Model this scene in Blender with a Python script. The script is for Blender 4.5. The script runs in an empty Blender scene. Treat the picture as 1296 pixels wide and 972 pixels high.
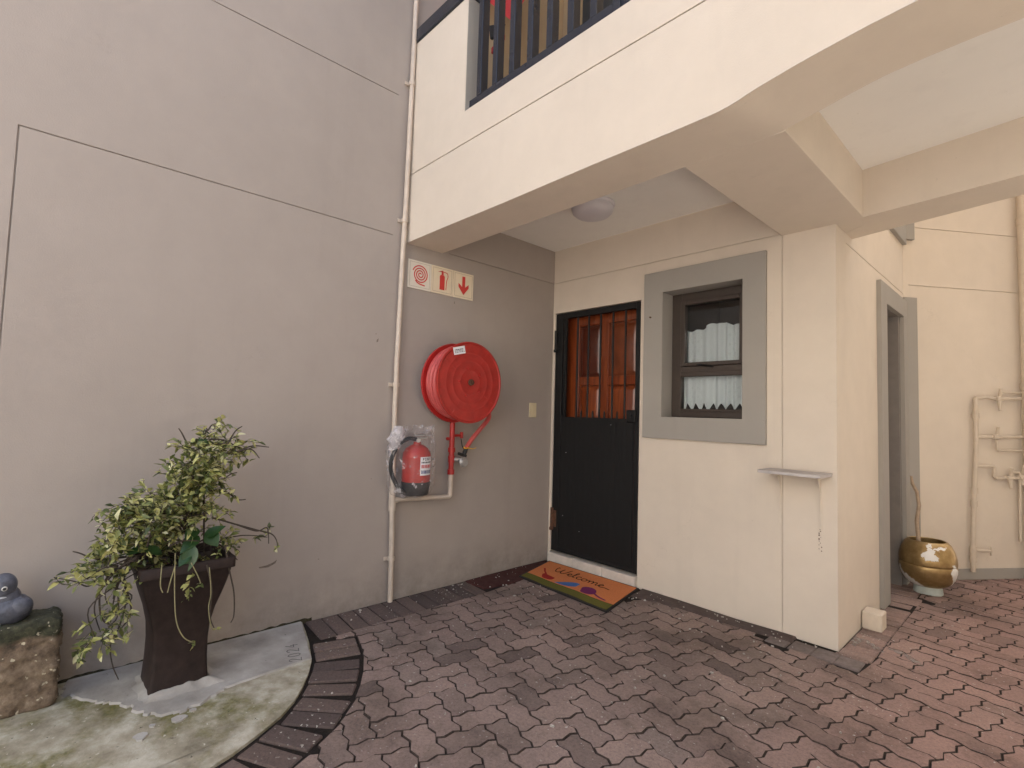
import bpy, math, random
from mathutils import Vector, Matrix, noise

random.seed(7)
R = math.radians
S = bpy.context.scene
COL = S.collection

# ------------------------------------------------------------------ camera
CAM = Vector((3.0237, -3.3092, 1.25))
YAW, PITCH, ROLL = 0.81819, 0.05686, 0.02974
F_PX = 644.1
fw = Vector((-math.sin(YAW) * math.cos(PITCH), math.cos(YAW) * math.cos(PITCH), math.sin(PITCH)))
rt = Vector((math.cos(YAW), math.sin(YAW), 0.0))
up = rt.cross(fw)
r2 = rt * math.cos(ROLL) + up * math.sin(ROLL)
u2 = up * math.cos(ROLL) - rt * math.sin(ROLL)
cam_data = bpy.data.cameras.new('camera')
cam = bpy.data.objects.new('camera', cam_data)
COL.objects.link(cam)
cam_data.sensor_fit = 'HORIZONTAL'
cam_data.sensor_width = 36.0
cam_data.lens = F_PX / 1296.0 * 36.0
cam_data.clip_start = 0.05
cam_data.clip_end = 500.0
M = Matrix.Identity(4)
for i in range(3):
    M[i][0], M[i][1], M[i][2], M[i][3] = r2[i], u2[i], -fw[i], CAM[i]
cam.matrix_world = M
S.camera = cam

# ------------------------------------------------------------------ sky, sun, exposure
SUN_ELEV, SUN_AZ = R(57), R(352)          # azimuth clockwise from +y
w = bpy.data.worlds.new('World')
S.world = w
w.use_nodes = True
wn = w.node_tree.nodes
wn.clear()
sky = wn.new('ShaderNodeTexSky')
sky.sky_type = 'NISHITA'
sky.sun_disc = False
sky.sun_elevation = SUN_ELEV
sky.sun_rotation = SUN_AZ
sky.dust_density = 4.0
sky.air_density = 1.0
bg = wn.new('ShaderNodeBackground')
bg.inputs['Strength'].default_value = 0.13
wo = wn.new('ShaderNodeOutputWorld')
w.node_tree.links.new(sky.outputs[0], bg.inputs[0])
w.node_tree.links.new(bg.outputs[0], wo.inputs[0])
sd = bpy.data.lights.new('sun', 'SUN')
sd.energy = 4.5
sd.angle = R(0.5)
sd.color = (1.0, 0.96, 0.90)
sun = bpy.data.objects.new('sun', sd)
COL.objects.link(sun)
sdir = Vector((math.sin(SUN_AZ) * math.cos(SUN_ELEV), math.cos(SUN_AZ) * math.cos(SUN_ELEV), math.sin(SUN_ELEV)))
sun.rotation_euler = sdir.to_track_quat('Z', 'Y').to_euler()
S.view_settings.view_transform = 'Standard'
S.view_settings.look = 'None'
S.view_settings.gamma = 1.0
S.view_settings.exposure = 2.18
S.view_settings.use_white_balance = True
S.view_settings.white_balance_temperature = 6450
S.view_settings.white_balance_tint = 8
S.render.engine = 'CYCLES'
S.cycles.max_bounces = 8
S.cycles.diffuse_bounces = 5
S.cycles.use_denoising = True


# ------------------------------------------------------------------ materials
def mat(name):
    m = bpy.data.materials.new(name)
    m.use_nodes = True
    nt = m.node_tree
    return m, nt, nt.nodes['Principled BSDF']


def N(nt, kind, **kw):
    n = nt.nodes.new(kind)
    for k, v in kw.items():
        if k in ('operation', 'blend_type', 'data_type', 'feature', 'distance', 'noise_dimensions'):
            setattr(n, k, v)
        else:
            n.inputs[k].default_value = v
    return n


def ramp(nt, fac, stops):
    r = nt.nodes.new('ShaderNodeValToRGB')
    els = r.color_ramp.elements
    while len(els) > 1:
        els.remove(els[-1])
    els[0].position = stops[0][0]
    els[0].color = (*stops[0][1], 1) if len(stops[0][1]) == 3 else stops[0][1]
    for p, c in stops[1:]:
        e = els.new(p)
        e.color = (*c, 1)
    nt.links.new(fac, r.inputs[0])
    return r.outputs[0]


def mixc(nt, fac, a, b, blend='MIX'):
    n = nt.nodes.new('ShaderNodeMix')
    n.data_type = 'RGBA'
    n.blend_type = blend
    for sock, v in ((n.inputs[0], fac), (n.inputs[6], a), (n.inputs[7], b)):
        if hasattr(v, 'node'):
            nt.links.new(v, sock)
        else:
            sock.default_value = v if isinstance(v, (int, float)) else (*v[:3], 1)
    return n.outputs[2]


def pos(nt):
    return nt.nodes.new('ShaderNodeNewGeometry').outputs['Position']


def noise_tex(nt, scale, detail=3.0, rough=0.55, vec=None):
    n = N(nt, 'ShaderNodeTexNoise', Scale=scale, Detail=detail, Roughness=rough)
    nt.links.new(vec if vec is not None else pos(nt), n.inputs['Vector'])
    return n.outputs['Fac']


def bump(nt, b, h, strength=0.2, dist=0.003, normal=None):
    n = N(nt, 'ShaderNodeBump', Strength=strength, Distance=dist)
    nt.links.new(h, n.inputs['Height'])
    if normal is not None:
        nt.links.new(normal, n.inputs['Normal'])
    nt.links.new(n.outputs[0], b.inputs['Normal'])


def plaster(name, c, rough=0.75, vary=0.07, bevel=0.006, crack=0.0, dirt=0.0):
    m, nt, b = mat(name)
    big = noise_tex(nt, 0.9, 4, 0.6)
    mid = noise_tex(nt, 6.0, 5, 0.65)
    lo = tuple(v * (1 - vary) for v in c)
    hi = tuple(min(1, v * (1 + vary)) for v in c)
    c1 = ramp(nt, big, [(0.3, lo), (0.7, hi)])
    c2 = mixc(nt, 0.35, c1, ramp(nt, mid, [(0.3, lo), (0.7, hi)]))
    # small scuffs and rain streaks of the paint
    mp = N(nt, 'ShaderNodeMapping')
    mp.inputs['Scale'].default_value = (7, 7, 0.55)
    nt.links.new(pos(nt), mp.inputs['Vector'])
    st = noise_tex(nt, 1.0, 4, 0.6, mp.outputs[0])
    streak = ramp(nt, st, [(0.56, (0, 0, 0)), (0.78, (1, 1, 1))])
    mul = N(nt, 'ShaderNodeMath', operation='MULTIPLY')
    mul.inputs[1].default_value = 0.16
    nt.links.new(streak, mul.inputs[0])
    c3 = mixc(nt, mul.outputs[0], c2, tuple(v * 0.72 for v in c))
    sp = noise_tex(nt, 55.0, 2, 0.5)
    spot = ramp(nt, sp, [(0.73, (0, 0, 0)), (0.77, (1, 1, 1))])
    mul2 = N(nt, 'ShaderNodeMath', operation='MULTIPLY')
    mul2.inputs[1].default_value = 0.22
    nt.links.new(spot, mul2.inputs[0])
    c4 = mixc(nt, mul2.outputs[0], c3, tuple(v * 0.6 for v in c))
    vo = N(nt, 'ShaderNodeTexVoronoi', feature='DISTANCE_TO_EDGE', Scale=0.55)
    wob = nt.nodes.new('ShaderNodeVectorMath')
    wob.operation = 'ADD'
    nz_ = N(nt, 'ShaderNodeTexNoise', Scale=2.5, Detail=6.0, Roughness=0.65)
    nt.links.new(pos(nt), nz_.inputs['Vector'])
    nt.links.new(pos(nt), wob.inputs[0])
    nt.links.new(nz_.outputs['Color'], wob.inputs[1])
    nt.links.new(wob.outputs[0], vo.inputs['Vector'])
    crk = ramp(nt, vo.outputs['Distance'], [(0.0, (1, 1, 1)), (0.0022, (0.6, 0.6, 0.6)), (0.0035, (0, 0, 0))])
    cm = ramp(nt, noise_tex(nt, 1.3, 3, 0.6), [(0.53, (0, 0, 0)), (0.62, (crack, crack, crack))])
    ck = N(nt, 'ShaderNodeMath', operation='MULTIPLY')
    nt.links.new(crk, ck.inputs[0])
    nt.links.new(cm, ck.inputs[1])
    c4 = mixc(nt, ck.outputs[0], c4, tuple(v * 0.4 for v in c))
    if dirt:
        sz = nt.nodes.new('ShaderNodeSeparateXYZ')
        nt.links.new(pos(nt), sz.inputs[0])
        hm = N(nt, 'ShaderNodeMapRange')
        hm.inputs[1].default_value = 0.32
        hm.inputs[2].default_value = 0.0
        nt.links.new(sz.outputs[2], hm.inputs[0])
        sm = N(nt, 'ShaderNodeMath', operation='MULTIPLY')
        nt.links.new(hm.outputs[0], sm.inputs[0])
        nt.links.new(ramp(nt, noise_tex(nt, 5.0, 7, 0.72), [(0.36, (0, 0, 0)), (0.7, (1, 1, 1))]), sm.inputs[1])
        sm2 = N(nt, 'ShaderNodeMath', operation='MULTIPLY')
        sm2.inputs[1].default_value = dirt
        nt.links.new(sm.outputs[0], sm2.inputs[0])
        c4 = mixc(nt, sm2.outputs[0], c4, (0.13, 0.11, 0.09))
    nt.links.new(c4, b.inputs['Base Color'])
    b.inputs['Roughness'].default_value = rough
    b.inputs['Specular IOR Level'].default_value = 0.3
    hsum = N(nt, 'ShaderNodeMath', operation='ADD')
    nt.links.new(noise_tex(nt, 160.0, 3, 0.6), hsum.inputs[0])
    wav = N(nt, 'ShaderNodeMath', operation='MULTIPLY')
    wav.inputs[1].default_value = 5.0
    nt.links.new(noise_tex(nt, 3.2, 2, 0.5), wav.inputs[0])
    nt.links.new(wav.outputs[0], hsum.inputs[1])
    nrm = None
    if bevel:
        bv = nt.nodes.new('ShaderNodeBevel')
        bv.samples = 4
        bv.inputs['Radius'].default_value = bevel
        nrm = bv.outputs[0]
    bump(nt, b, hsum.outputs[0], 0.35, 0.0022, nrm)
    return m


def simple(name, c, rough=0.5, metal=0.0, vary=0.08, scale=14.0, bumps=0.0, bscale=90.0, spec=0.5, bevel=0.0, coat=0.0):
    m, nt, b = mat(name)
    lo = tuple(v * (1 - vary) for v in c)
    hi = tuple(min(1, v * (1 + vary)) for v in c)
    nt.links.new(ramp(nt, noise_tex(nt, scale, 4, 0.6), [(0.3, lo), (0.7, hi)]), b.inputs['Base Color'])
    b.inputs['Roughness'].default_value = rough
    b.inputs['Metallic'].default_value = metal
    b.inputs['Specular IOR Level'].default_value = spec
    if coat:
        b.inputs['Coat Weight'].default_value = coat
    nrm = None
    if bevel:
        bv = nt.nodes.new('ShaderNodeBevel')
        bv.samples = 4
        bv.inputs['Radius'].default_value = bevel
        nrm = bv.outputs[0]
    if bumps:
        bump(nt, b, noise_tex(nt, bscale, 4, 0.6), bumps, 0.002, nrm)
    elif nrm is not None:
        nt.links.new(nrm, b.inputs['Normal'])
    return m


CREAM = (0.65, 0.575, 0.485)
M_cream = plaster('cream_paint', CREAM, crack=0.16)
M_taupe = plaster('taupe_paint', (0.37, 0.327, 0.295), crack=0.10, dirt=0.6)
M_grey = plaster('grey_trim_paint', (0.335, 0.315, 0.285), vary=0.05)
M_white = plaster('white_ceiling_paint', (0.84, 0.82, 0.78), vary=0.03)
M_pipe = simple('pipe_paint', (0.56, 0.48, 0.40), 0.5, bumps=0.1)
M_pipe2 = simple('rear_pipe_paint', (0.56, 0.48, 0.385), 0.55, bumps=0.1)
M_black = simple('black_steel_paint', (0.009, 0.009, 0.0095), 0.55, bumps=0.12, bscale=220, spec=0.3)
M_rail = simple('railing_paint', (0.022, 0.025, 0.036), 0.22, bumps=0.06)
M_red = simple('red_enamel', (0.36, 0.022, 0.016), 0.42, vary=0.16, scale=16, bumps=0.08)
M_redhose = simple('red_rubber_hose', (0.52, 0.085, 0.08), 0.38, vary=0.12)
M_reddark = simple('red_pipe_enamel', (0.40, 0.02, 0.018), 0.4)
M_rubber = simple('black_rubber', (0.015, 0.015, 0.016), 0.55)
M_grey_metal = simple('grey_metal', (0.42, 0.42, 0.42), 0.38, 0.7)
M_rust = simple('rusty_steel', (0.10, 0.045, 0.025), 0.75, vary=0.4, scale=60)
M_alu = simple('bronze_aluminium', (0.060, 0.046, 0.038), 0.38, 0.2)
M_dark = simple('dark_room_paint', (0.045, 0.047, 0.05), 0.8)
M_label = simple('label_paper', (0.78, 0.78, 0.8), 0.5, vary=0.03)
M_ink = simple('label_ink', (0.03, 0.03, 0.05), 0.6)
M_inkblue = simple('label_blue_ink', (0.04, 0.07, 0.22), 0.6)
M_inkred = simple('label_red_ink', (0.55, 0.03, 0.04), 0.6)
M_signplate = simple('sign_plate', (0.76, 0.66, 0.50), 0.4, vary=0.04)
M_signplate2 = simple('sign_plate_pale', (0.74, 0.69, 0.60), 0.4, vary=0.04)
M_signred = simple('sign_red', (0.58, 0.045, 0.04), 0.42, vary=0.06)
M_signline = simple('sign_line', (0.33, 0.27, 0.2), 0.5)
M_switch = simple('switch_plastic', (0.66, 0.57, 0.38), 0.35)
M_tile = simple('threshold_tile', (0.58, 0.53, 0.47), 0.4, vary=0.12, bumps=0.05)
M_lamp = simple('lamp_plastic', (0.60, 0.58, 0.62), 0.4, vary=0.02)
M_shelf = simple('shelf_laminate', (0.42, 0.39, 0.38), 0.45, vary=0.08, bevel=0.004)
M_bracket = simple('bracket_paint', (0.66, 0.59, 0.50), 0.6)
M_matblack = simple('mat_rubber', (0.014, 0.012, 0.012), 0.8)
M_brass = simple('brass', (0.55, 0.36, 0.10), 0.35, 0.8)
M_yellow = simple('yellow_tie', (0.8, 0.42, 0.03), 0.5)
M_redcloth = simple('red_cloth', (0.42, 0.03, 0.03), 0.85, vary=0.15)
M_tan = plaster('tan_balcony_plaster', (0.50, 0.38, 0.235), vary=0.05)
M_stick = simple('bare_stick', (0.36, 0.27, 0.19), 0.8, vary=0.2, scale=40, bumps=0.3)
M_soil = simple('potting_soil', (0.03, 0.022, 0.016), 0.95, vary=0.4, scale=60, bumps=0.8)


def coir(name, c):
    m, nt, b = mat(name)
    n1 = noise_tex(nt, 420.0, 3, 0.7)
    nt.links.new(ramp(nt, n1, [(0.3, tuple(v * 0.62 for v in c)), (0.7, tuple(min(1, v * 1.2) for v in c))]), b.inputs['Base Color'])
    b.inputs['Roughness'].default_value = 0.95
    b.inputs['Specular IOR Level'].default_value = 0.1
    bump(nt, b, n1, 0.6, 0.002)
    return m


M_matorange = coir('coir_orange', (0.68, 0.235, 0.09))
M_matolive = coir('coir_olive', (0.15, 0.14, 0.035))
M_matred = coir('coir_red', (0.36, 0.035, 0.03))
M_matblue = coir('coir_blue', (0.08, 0.16, 0.38))
M_matpurple = coir('coir_purple', (0.19, 0.035, 0.12))
M_matink = coir('coir_black', (0.03, 0.015, 0.01))


def paver_mat():
    m, nt, b = mat('clay_paver')
    oi = nt.nodes.new('ShaderNodeObjectInfo')
    ge = nt.nodes.new('ShaderNodeNewGeometry')
    add = N(nt, 'ShaderNodeMath', operation='ADD')
    nt.links.new(oi.outputs['Random'], add.inputs[0])
    nt.links.new(ge.outputs['Random Per Island'], add.inputs[1])
    fr = N(nt, 'ShaderNodeMath', operation='FRACT')
    nt.links.new(add.outputs[0], fr.inputs[0])
    base = ramp(nt, fr.outputs[0], [(0.0, (0.135, 0.102, 0.090)), (0.10, (0.210, 0.160, 0.139)), (0.35, (0.252, 0.188, 0.163)),
                                    (0.6, (0.272, 0.204, 0.177)), (0.85, (0.298, 0.222, 0.190)), (1.0, (0.232, 0.184, 0.161))])
    # redder batch laid in the passage
    sx = nt.nodes.new('ShaderNodeSeparateXYZ')
    nt.links.new(ge.outputs['Position'], sx.inputs[0])
    mr = N(nt, 'ShaderNodeMapRange')
    mr.inputs[1].default_value = 2.0
    mr.inputs[2].default_value = 2.7
    nt.links.new(sx.outputs[0], mr.inputs[0])
    red = mixc(nt, mr.outputs[0], base, (1.10, 0.96, 0.94), 'MULTIPLY')
    # patches of grime, pits and lichen
    patch = ramp(nt, noise_tex(nt, 2.1, 8, 0.70), [(0.38, (0.50, 0.50, 0.48)), (0.50, (0.9, 0.9, 0.9)), (0.62, (1.08, 1.08, 1.08))])
    c1 = mixc(nt, 0.75, red, patch, 'MULTIPLY')
    fine = ramp(nt, noise_tex(nt, 75.0, 5, 0.72), [(0.25, (0.55, 0.55, 0.55)), (0.5, (1, 1, 1)), (0.75, (1.3, 1.25, 1.2))])
    c2 = mixc(nt, 0.8, c1, fine, 'MULTIPLY')
    pit = ramp(nt, noise_tex(nt, 240.0, 2, 0.6), [(0.28, (0.35, 0.33, 0.32)), (0.4, (1, 1, 1))])
    c2 = mixc(nt, 0.7, c2, pit, 'MULTIPLY')
    spat = ramp(nt, noise_tex(nt, 4.5, 3, 0.6), [(0.45, (0, 0, 0)), (0.62, (1, 1, 1))])
    spk = ramp(nt, noise_tex(nt, 60.0, 2, 0.45), [(0.665, (0, 0, 0)), (0.70, (1, 1, 1))])
    f = N(nt, 'ShaderNodeMath', operation='MULTIPLY')
    nt.links.new(spat, f.inputs[0])
    nt.links.new(spk, f.inputs[1])
    c3 = mixc(nt, f.outputs[0], c2, (0.46, 0.44, 0.40))
    nt.links.new(c3, b.inputs['Base Color'])
    b.inputs['Roughness'].default_value = 0.88
    b.inputs['Specular IOR Level'].default_value = 0.25
    bump(nt, b, noise_tex(nt, 130.0, 5, 0.7), 0.55, 0.0025)
    return m


M_paver = paver_mat()


def brick_mat():
    m, nt, b = mat('dark_edging_brick')
    oi = nt.nodes.new('ShaderNodeObjectInfo')
    base = ramp(nt, oi.outputs['Random'], [(0.0, (0.075, 0.055, 0.05)), (0.5, (0.115, 0.082, 0.07)), (1.0, (0.145, 0.105, 0.09))])
    fine = ramp(nt, noise_tex(nt, 80.0, 5, 0.72), [(0.25, (0.45, 0.45, 0.45)), (0.5, (1, 1, 1)), (0.75, (1.35, 1.3, 1.25))])
    c2 = mixc(nt, 0.85, base, fine, 'MULTIPLY')
    spk = ramp(nt, noise_tex(nt, 48.0, 3, 0.5), [(0.64, (0, 0, 0)), (0.68, (1, 1, 1))])
    spat = ramp(nt, noise_tex(nt, 3.5, 3, 0.6), [(0.42, (0, 0, 0)), (0.6, (1, 1, 1))])
    f = N(nt, 'ShaderNodeMath', operation='MULTIPLY')
    nt.links.new(spat, f.inputs[0])
    nt.links.new(spk, f.inputs[1])
    nt.links.new(mixc(nt, f.outputs[0], c2, (0.42, 0.41, 0.36)), b.inputs['Base Color'])
    b.inputs['Roughness'].default_value = 0.9
    bump(nt, b, noise_tex(nt, 120.0, 5, 0.7), 0.6, 0.003)
    return m


M_brick = brick_mat()


def earth(name, c, c2, scale=25.0, rough=0.95, b_=0.7):
    m, nt, b = mat(name)
    n = noise_tex(nt, scale, 6, 0.7)
    nt.links.new(ramp(nt, n, [(0.3, c), (0.7, c2)]), b.inputs['Base Color'])
    b.inputs['Roughness'].default_value = rough
    b.inputs['Specular IOR Level'].default_value = 0.2
    bump(nt, b, n, b_, 0.006)
    return m


M_joint = earth('joint_sand', (0.012, 0.009, 0.008), (0.03, 0.024, 0.02), 60)
M_grime = earth('joint_grime', (0.030, 0.023, 0.020), (0.095, 0.072, 0.062), 90)
M_pv = (M_paver, M_grime)
M_redcement = earth('dark_red_cement', (0.050, 0.018, 0.016), (0.085, 0.038, 0.034), 20)
M_greymortar = earth('grimy_mortar', (0.075, 0.055, 0.05), (0.13, 0.10, 0.09), 14)
M_greyblock = earth('grey_block', (0.14, 0.115, 0.105), (0.22, 0.18, 0.165), 30)
M_asphalt = earth('yard_ground', (0.22, 0.185, 0.16), (0.28, 0.24, 0.205), 8)


def moss_concrete():
    m, nt, b = mat('mossy_concrete')
    n1 = noise_tex(nt, 5.5, 6, 0.65)
    n2 = noise_tex(nt, 2.6, 7, 0.68)
    n3 = noise_tex(nt, 70.0, 4, 0.7)
    conc = ramp(nt, n1, [(0.3, (0.17, 0.15, 0.105)), (0.47, (0.33, 0.30, 0.225)), (0.66, (0.52, 0.50, 0.42))])
    moss = ramp(nt, n3, [(0.3, (0.075, 0.075, 0.018)), (0.7, (0.20, 0.18, 0.06))])
    mf = ramp(nt, n2, [(0.46, (0, 0, 0)), (0.60, (0.95, 0.95, 0.95))])
    c = mixc(nt, mf, conc, moss)
    spk = ramp(nt, noise_tex(nt, 52.0, 3, 0.55), [(0.68, (0, 0, 0)), (0.72, (1, 1, 1))])
    c = mixc(nt, spk, c, (0.52, 0.50, 0.42))
    drk = ramp(nt, noise_tex(nt, 38.0, 3, 0.6), [(0.27, (1, 1, 1)), (0.32, (0, 0, 0))])
    c = mixc(nt, drk, c, (0.06, 0.055, 0.035))
    nt.links.new(c, b.inputs['Base Color'])
    b.inputs['Roughness'].default_value = 0.92
    bump(nt, b, n3, 0.6, 0.004)
    return m


M_moss = moss_concrete()


def cement():
    m, nt, b = mat('fresh_cement')
    n1 = noise_tex(nt, 5.0, 5, 0.6)
    c = ramp(nt, n1, [(0.3, (0.25, 0.235, 0.21)), (0.55, (0.38, 0.365, 0.34)), (0.72, (0.50, 0.49, 0.465))])
    drk = ramp(nt, noise_tex(nt, 33.0, 3, 0.6), [(0.25, (1, 1, 1)), (0.31, (0, 0, 0))])
    c = mixc(nt, drk, c, (0.15, 0.14, 0.12))
    nt.links.new(c, b.inputs['Base Color'])
    b.inputs['Roughness'].default_value = 0.85
    bump(nt, b, noise_tex(nt, 45.0, 5, 0.65), 0.5, 0.004)
    return m


M_cement = cement()


def old_block():
    m, nt, b = mat('weathered_block')
    n1 = noise_tex(nt, 16.0, 6, 0.7)
    c = ramp(nt, n1, [(0.28, (0.045, 0.038, 0.028)), (0.44, (0.14, 0.10, 0.068)), (0.58, (0.24, 0.18, 0.125)), (0.75, (0.38, 0.32, 0.24))])
    ge = nt.nodes.new('ShaderNodeNewGeometry')
    sx = nt.nodes.new('ShaderNodeSeparateXYZ')
    nt.links.new(ge.outputs['Position'], sx.inputs[0])
    mr = N(nt, 'ShaderNodeMapRange')
    mr.inputs[1].default_value = 0.27
    mr.inputs[2].default_value = 0.36
    nt.links.new(sx.outputs[2], mr.inputs[0])
    nsum = N(nt, 'ShaderNodeMath', operation='ADD')
    nt.links.new(mr.outputs[0], nsum.inputs[0])
    nt.links.new(noise_tex(nt, 9.0, 5, 0.65), nsum.inputs[1])
    mf = ramp(nt, nsum.outputs[0], [(0.62, (0, 0, 0)), (0.85, (1, 1, 1))])
    moss = ramp(nt, noise_tex(nt, 60.0, 4, 0.7), [(0.3, (0.02, 0.02, 0.012)), (0.6, (0.055, 0.055, 0.03)), (0.8, (0.13, 0.125, 0.08))])
    c = mixc(nt, mf, c, moss)
    spk = ramp(nt, noise_tex(nt, 44.0, 2, 0.5), [(0.66, (0, 0, 0)), (0.70, (1, 1, 1))])
    c = mixc(nt, spk, c, (0.50, 0.45, 0.33))
    nt.links.new(c, b.inputs['Base Color'])
    b.inputs['Roughness'].default_value = 0.95
    bump(nt, b, noise_tex(nt, 70.0, 6, 0.75), 0.9, 0.006)
    return m


M_block = old_block()


def wood():
    m, nt, b = mat('varnished_door_wood')
    mp = N(nt, 'ShaderNodeMapping')
    mp.inputs['Scale'].default_value = (38, 38, 2.2)
    nt.links.new(pos(nt), mp.inputs['Vector'])
    n = noise_tex(nt, 1.0, 5, 0.65, mp.outputs[0])
    c = ramp(nt, n, [(0.25, (0.085, 0.015, 0.005)), (0.5, (0.20, 0.040, 0.010)), (0.75, (0.32, 0.080, 0.020))])
    nt.links.new(c, b.inputs['Base Color'])
    b.inputs['Roughness'].default_value = 0.3
    b.inputs['Coat Weight'].default_value = 0.35
    return m


M_wood = wood()
M_wooddark = simple('dark_reflection_panel', (0.085, 0.020, 0.010), 0.3, vary=0.3, scale=9, coat=0.3)  # same door wood, darkened to imitate a dark reflection in the varnish
M_woodmid = simple('brown_reflection_panel', (0.17, 0.042, 0.014), 0.3, vary=0.3, scale=9, coat=0.3)  # same door wood, partly darkened for the weaker reflection


def gold():
    m, nt, b = mat('flaking_gold_paint')
    ge = nt.nodes.new('ShaderNodeTexCoord')
    v = ge.outputs['Object']
    n1 = noise_tex(nt, 9.0, 4, 0.6, v)
    n2 = noise_tex(nt, 3.6, 2, 0.5, v)
    mm = N(nt, 'ShaderNodeMath', operation='MULTIPLY')
    nt.links.new(n1, mm.inputs[0])
    nt.links.new(n2, mm.inputs[1])
    chip = ramp(nt, mm.outputs[0], [(0.300, (0, 0, 0)), (0.308, (1, 1, 1))])
    gcol = ramp(nt, noise_tex(nt, 18.0, 4, 0.6, v), [(0.3, (0.30, 0.20, 0.085)), (0.7, (0.48, 0.34, 0.16))])
    nt.links.new(mixc(nt, chip, gcol, (0.72, 0.70, 0.66)), b.inputs['Base Color'])
    inv = N(nt, 'ShaderNodeMath', operation='MULTIPLY_ADD')
    inv.inputs[1].default_value = -0.75
    inv.inputs[2].default_value = 0.75
    nt.links.new(chip, inv.inputs[0])
    nt.links.new(inv.outputs[0], b.inputs['Metallic'])
    b.inputs['Roughness'].default_value = 0.36
    bump(nt, b, chip, 0.5, 0.002)
    return m


M_gold = gold()
M_potbase = simple('pale_pot_foot', (0.46, 0.50, 0.46), 0.7, vary=0.15, bumps=0.2)
M_planter = simple('dark_glazed_planter', (0.024, 0.015, 0.013), 0.6, spec=0.3, vary=0.35, scale=25, bumps=0.25, bscale=40, bevel=0.008)
M_planterside = simple('worn_planter_edge', (0.10, 0.065, 0.05), 0.5, vary=0.3)
M_statue = simple('grey_statue_paint', (0.085, 0.09, 0.115), 0.5, vary=0.35, scale=45, bumps=0.5, bscale=55)
M_statuepale = simple('pale_statue_paint', (0.50, 0.52, 0.55), 0.6, vary=0.2, scale=40, bumps=0.3)
M_eyewhite = simple('statue_eye_ring', (0.55, 0.55, 0.52), 0.5)
M_twig = simple('dark_twig', (0.055, 0.042, 0.033), 0.8, vary=0.3, scale=50)
M_twigpale = simple('pale_tendril', (0.26, 0.24, 0.13), 0.8, vary=0.2, scale=50)


def leaf_mat(name, stops, rough=0.45):
    m, nt, b = mat(name)
    ge = nt.nodes.new('ShaderNodeNewGeometry')
    c = ramp(nt, ge.outputs['Random Per Island'], stops)
    n = ramp(nt, noise_tex(nt, 120.0, 2, 0.5), [(0.35, (0.75, 0.8, 0.7)), (0.65, (1.1, 1.1, 1.1))])
    nt.links.new(mixc(nt, 0.6, c, n, 'MULTIPLY'), b.inputs['Base Color'])
    b.inputs['Roughness'].default_value = rough
    tr = nt.nodes.new('ShaderNodeBsdfTranslucent')
    nt.links.new(c, tr.inputs['Color'])
    mx = nt.nodes.new('ShaderNodeMixShader')
    mx.inputs[0].default_value = 0.22
    nt.links.new(b.outputs[0], mx.inputs[1])
    nt.links.new(tr.outputs[0], mx.inputs[2])
    nt.links.new(mx.outputs[0], nt.nodes['Material Output'].inputs[0])
    return m


M_leaf = leaf_mat('variegated_leaf', [(0.0, (0.055, 0.075, 0.025)), (0.15, (0.10, 0.13, 0.04)), (0.4, (0.21, 0.235, 0.075)),
                                      (0.62, (0.38, 0.38, 0.12)), (0.82, (0.56, 0.54, 0.22)), (1.0, (0.66, 0.64, 0.42))])
M_bigleaf = leaf_mat('broad_green_leaf', [(0.0, (0.018, 0.055, 0.016)), (1.0, (0.04, 0.10, 0.03))], 0.35)


def glass():
    m, nt, b = mat('window_glass')
    nt.nodes.remove(b)
    tr = nt.nodes.new('ShaderNodeBsdfTransparent')
    tr.inputs[0].default_value = (0.90, 0.92, 0.92, 1)
    gl = nt.nodes.new('ShaderNodeBsdfGlossy')
    gl.inputs['Roughness'].default_value = 0.02
    fr = N(nt, 'ShaderNodeFresnel', IOR=1.5)
    mx = nt.nodes.new('ShaderNodeMixShader')
    nt.links.new(fr.outputs[0], mx.inputs[0])
    nt.links.new(tr.outputs[0], mx.inputs[1])
    nt.links.new(gl.outputs[0], mx.inputs[2])
    nt.links.new(mx.outputs[0], nt.nodes['Material Output'].inputs[0])
    return m


M_glass = glass()


def bagmat():
    m, nt, b = mat('clear_plastic')
    b.inputs['Base Color'].default_value = (0.75, 0.72, 0.74, 1)
    b.inputs['Roughness'].default_value = 0.18
    tr = nt.nodes.new('ShaderNodeBsdfTransparent')
    mx = nt.nodes.new('ShaderNodeMixShader')
    lw = N(nt, 'ShaderNodeLayerWeight', Blend=0.35)
    n = ramp(nt, noise_tex(nt, 16.0, 4, 0.65), [(0.50, (0.03, 0.03, 0.03)), (0.58, (0.10, 0.10, 0.10)), (0.64, (0.65, 0.65, 0.65)), (0.70, (0.15, 0.15, 0.15))])  # more opaque streaks imitate white sheen highlights on the plastic
    ad = N(nt, 'ShaderNodeMath', operation='MULTIPLY_ADD')
    ad.inputs[1].default_value = 0.22
    nt.links.new(lw.outputs['Facing'], ad.inputs[0])
    nt.links.new(n, ad.inputs[2])
    nt.links.new(ad.outputs[0], mx.inputs[0])
    nt.links.new(tr.outputs[0], mx.inputs[1])
    nt.links.new(b.outputs[0], mx.inputs[2])
    nt.links.new(mx.outputs[0], nt.nodes['Material Output'].inputs[0])
    bump(nt, b, noise_tex(nt, 28.0, 4, 0.7), 0.9, 0.01)
    return m


M_bag = bagmat()


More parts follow.
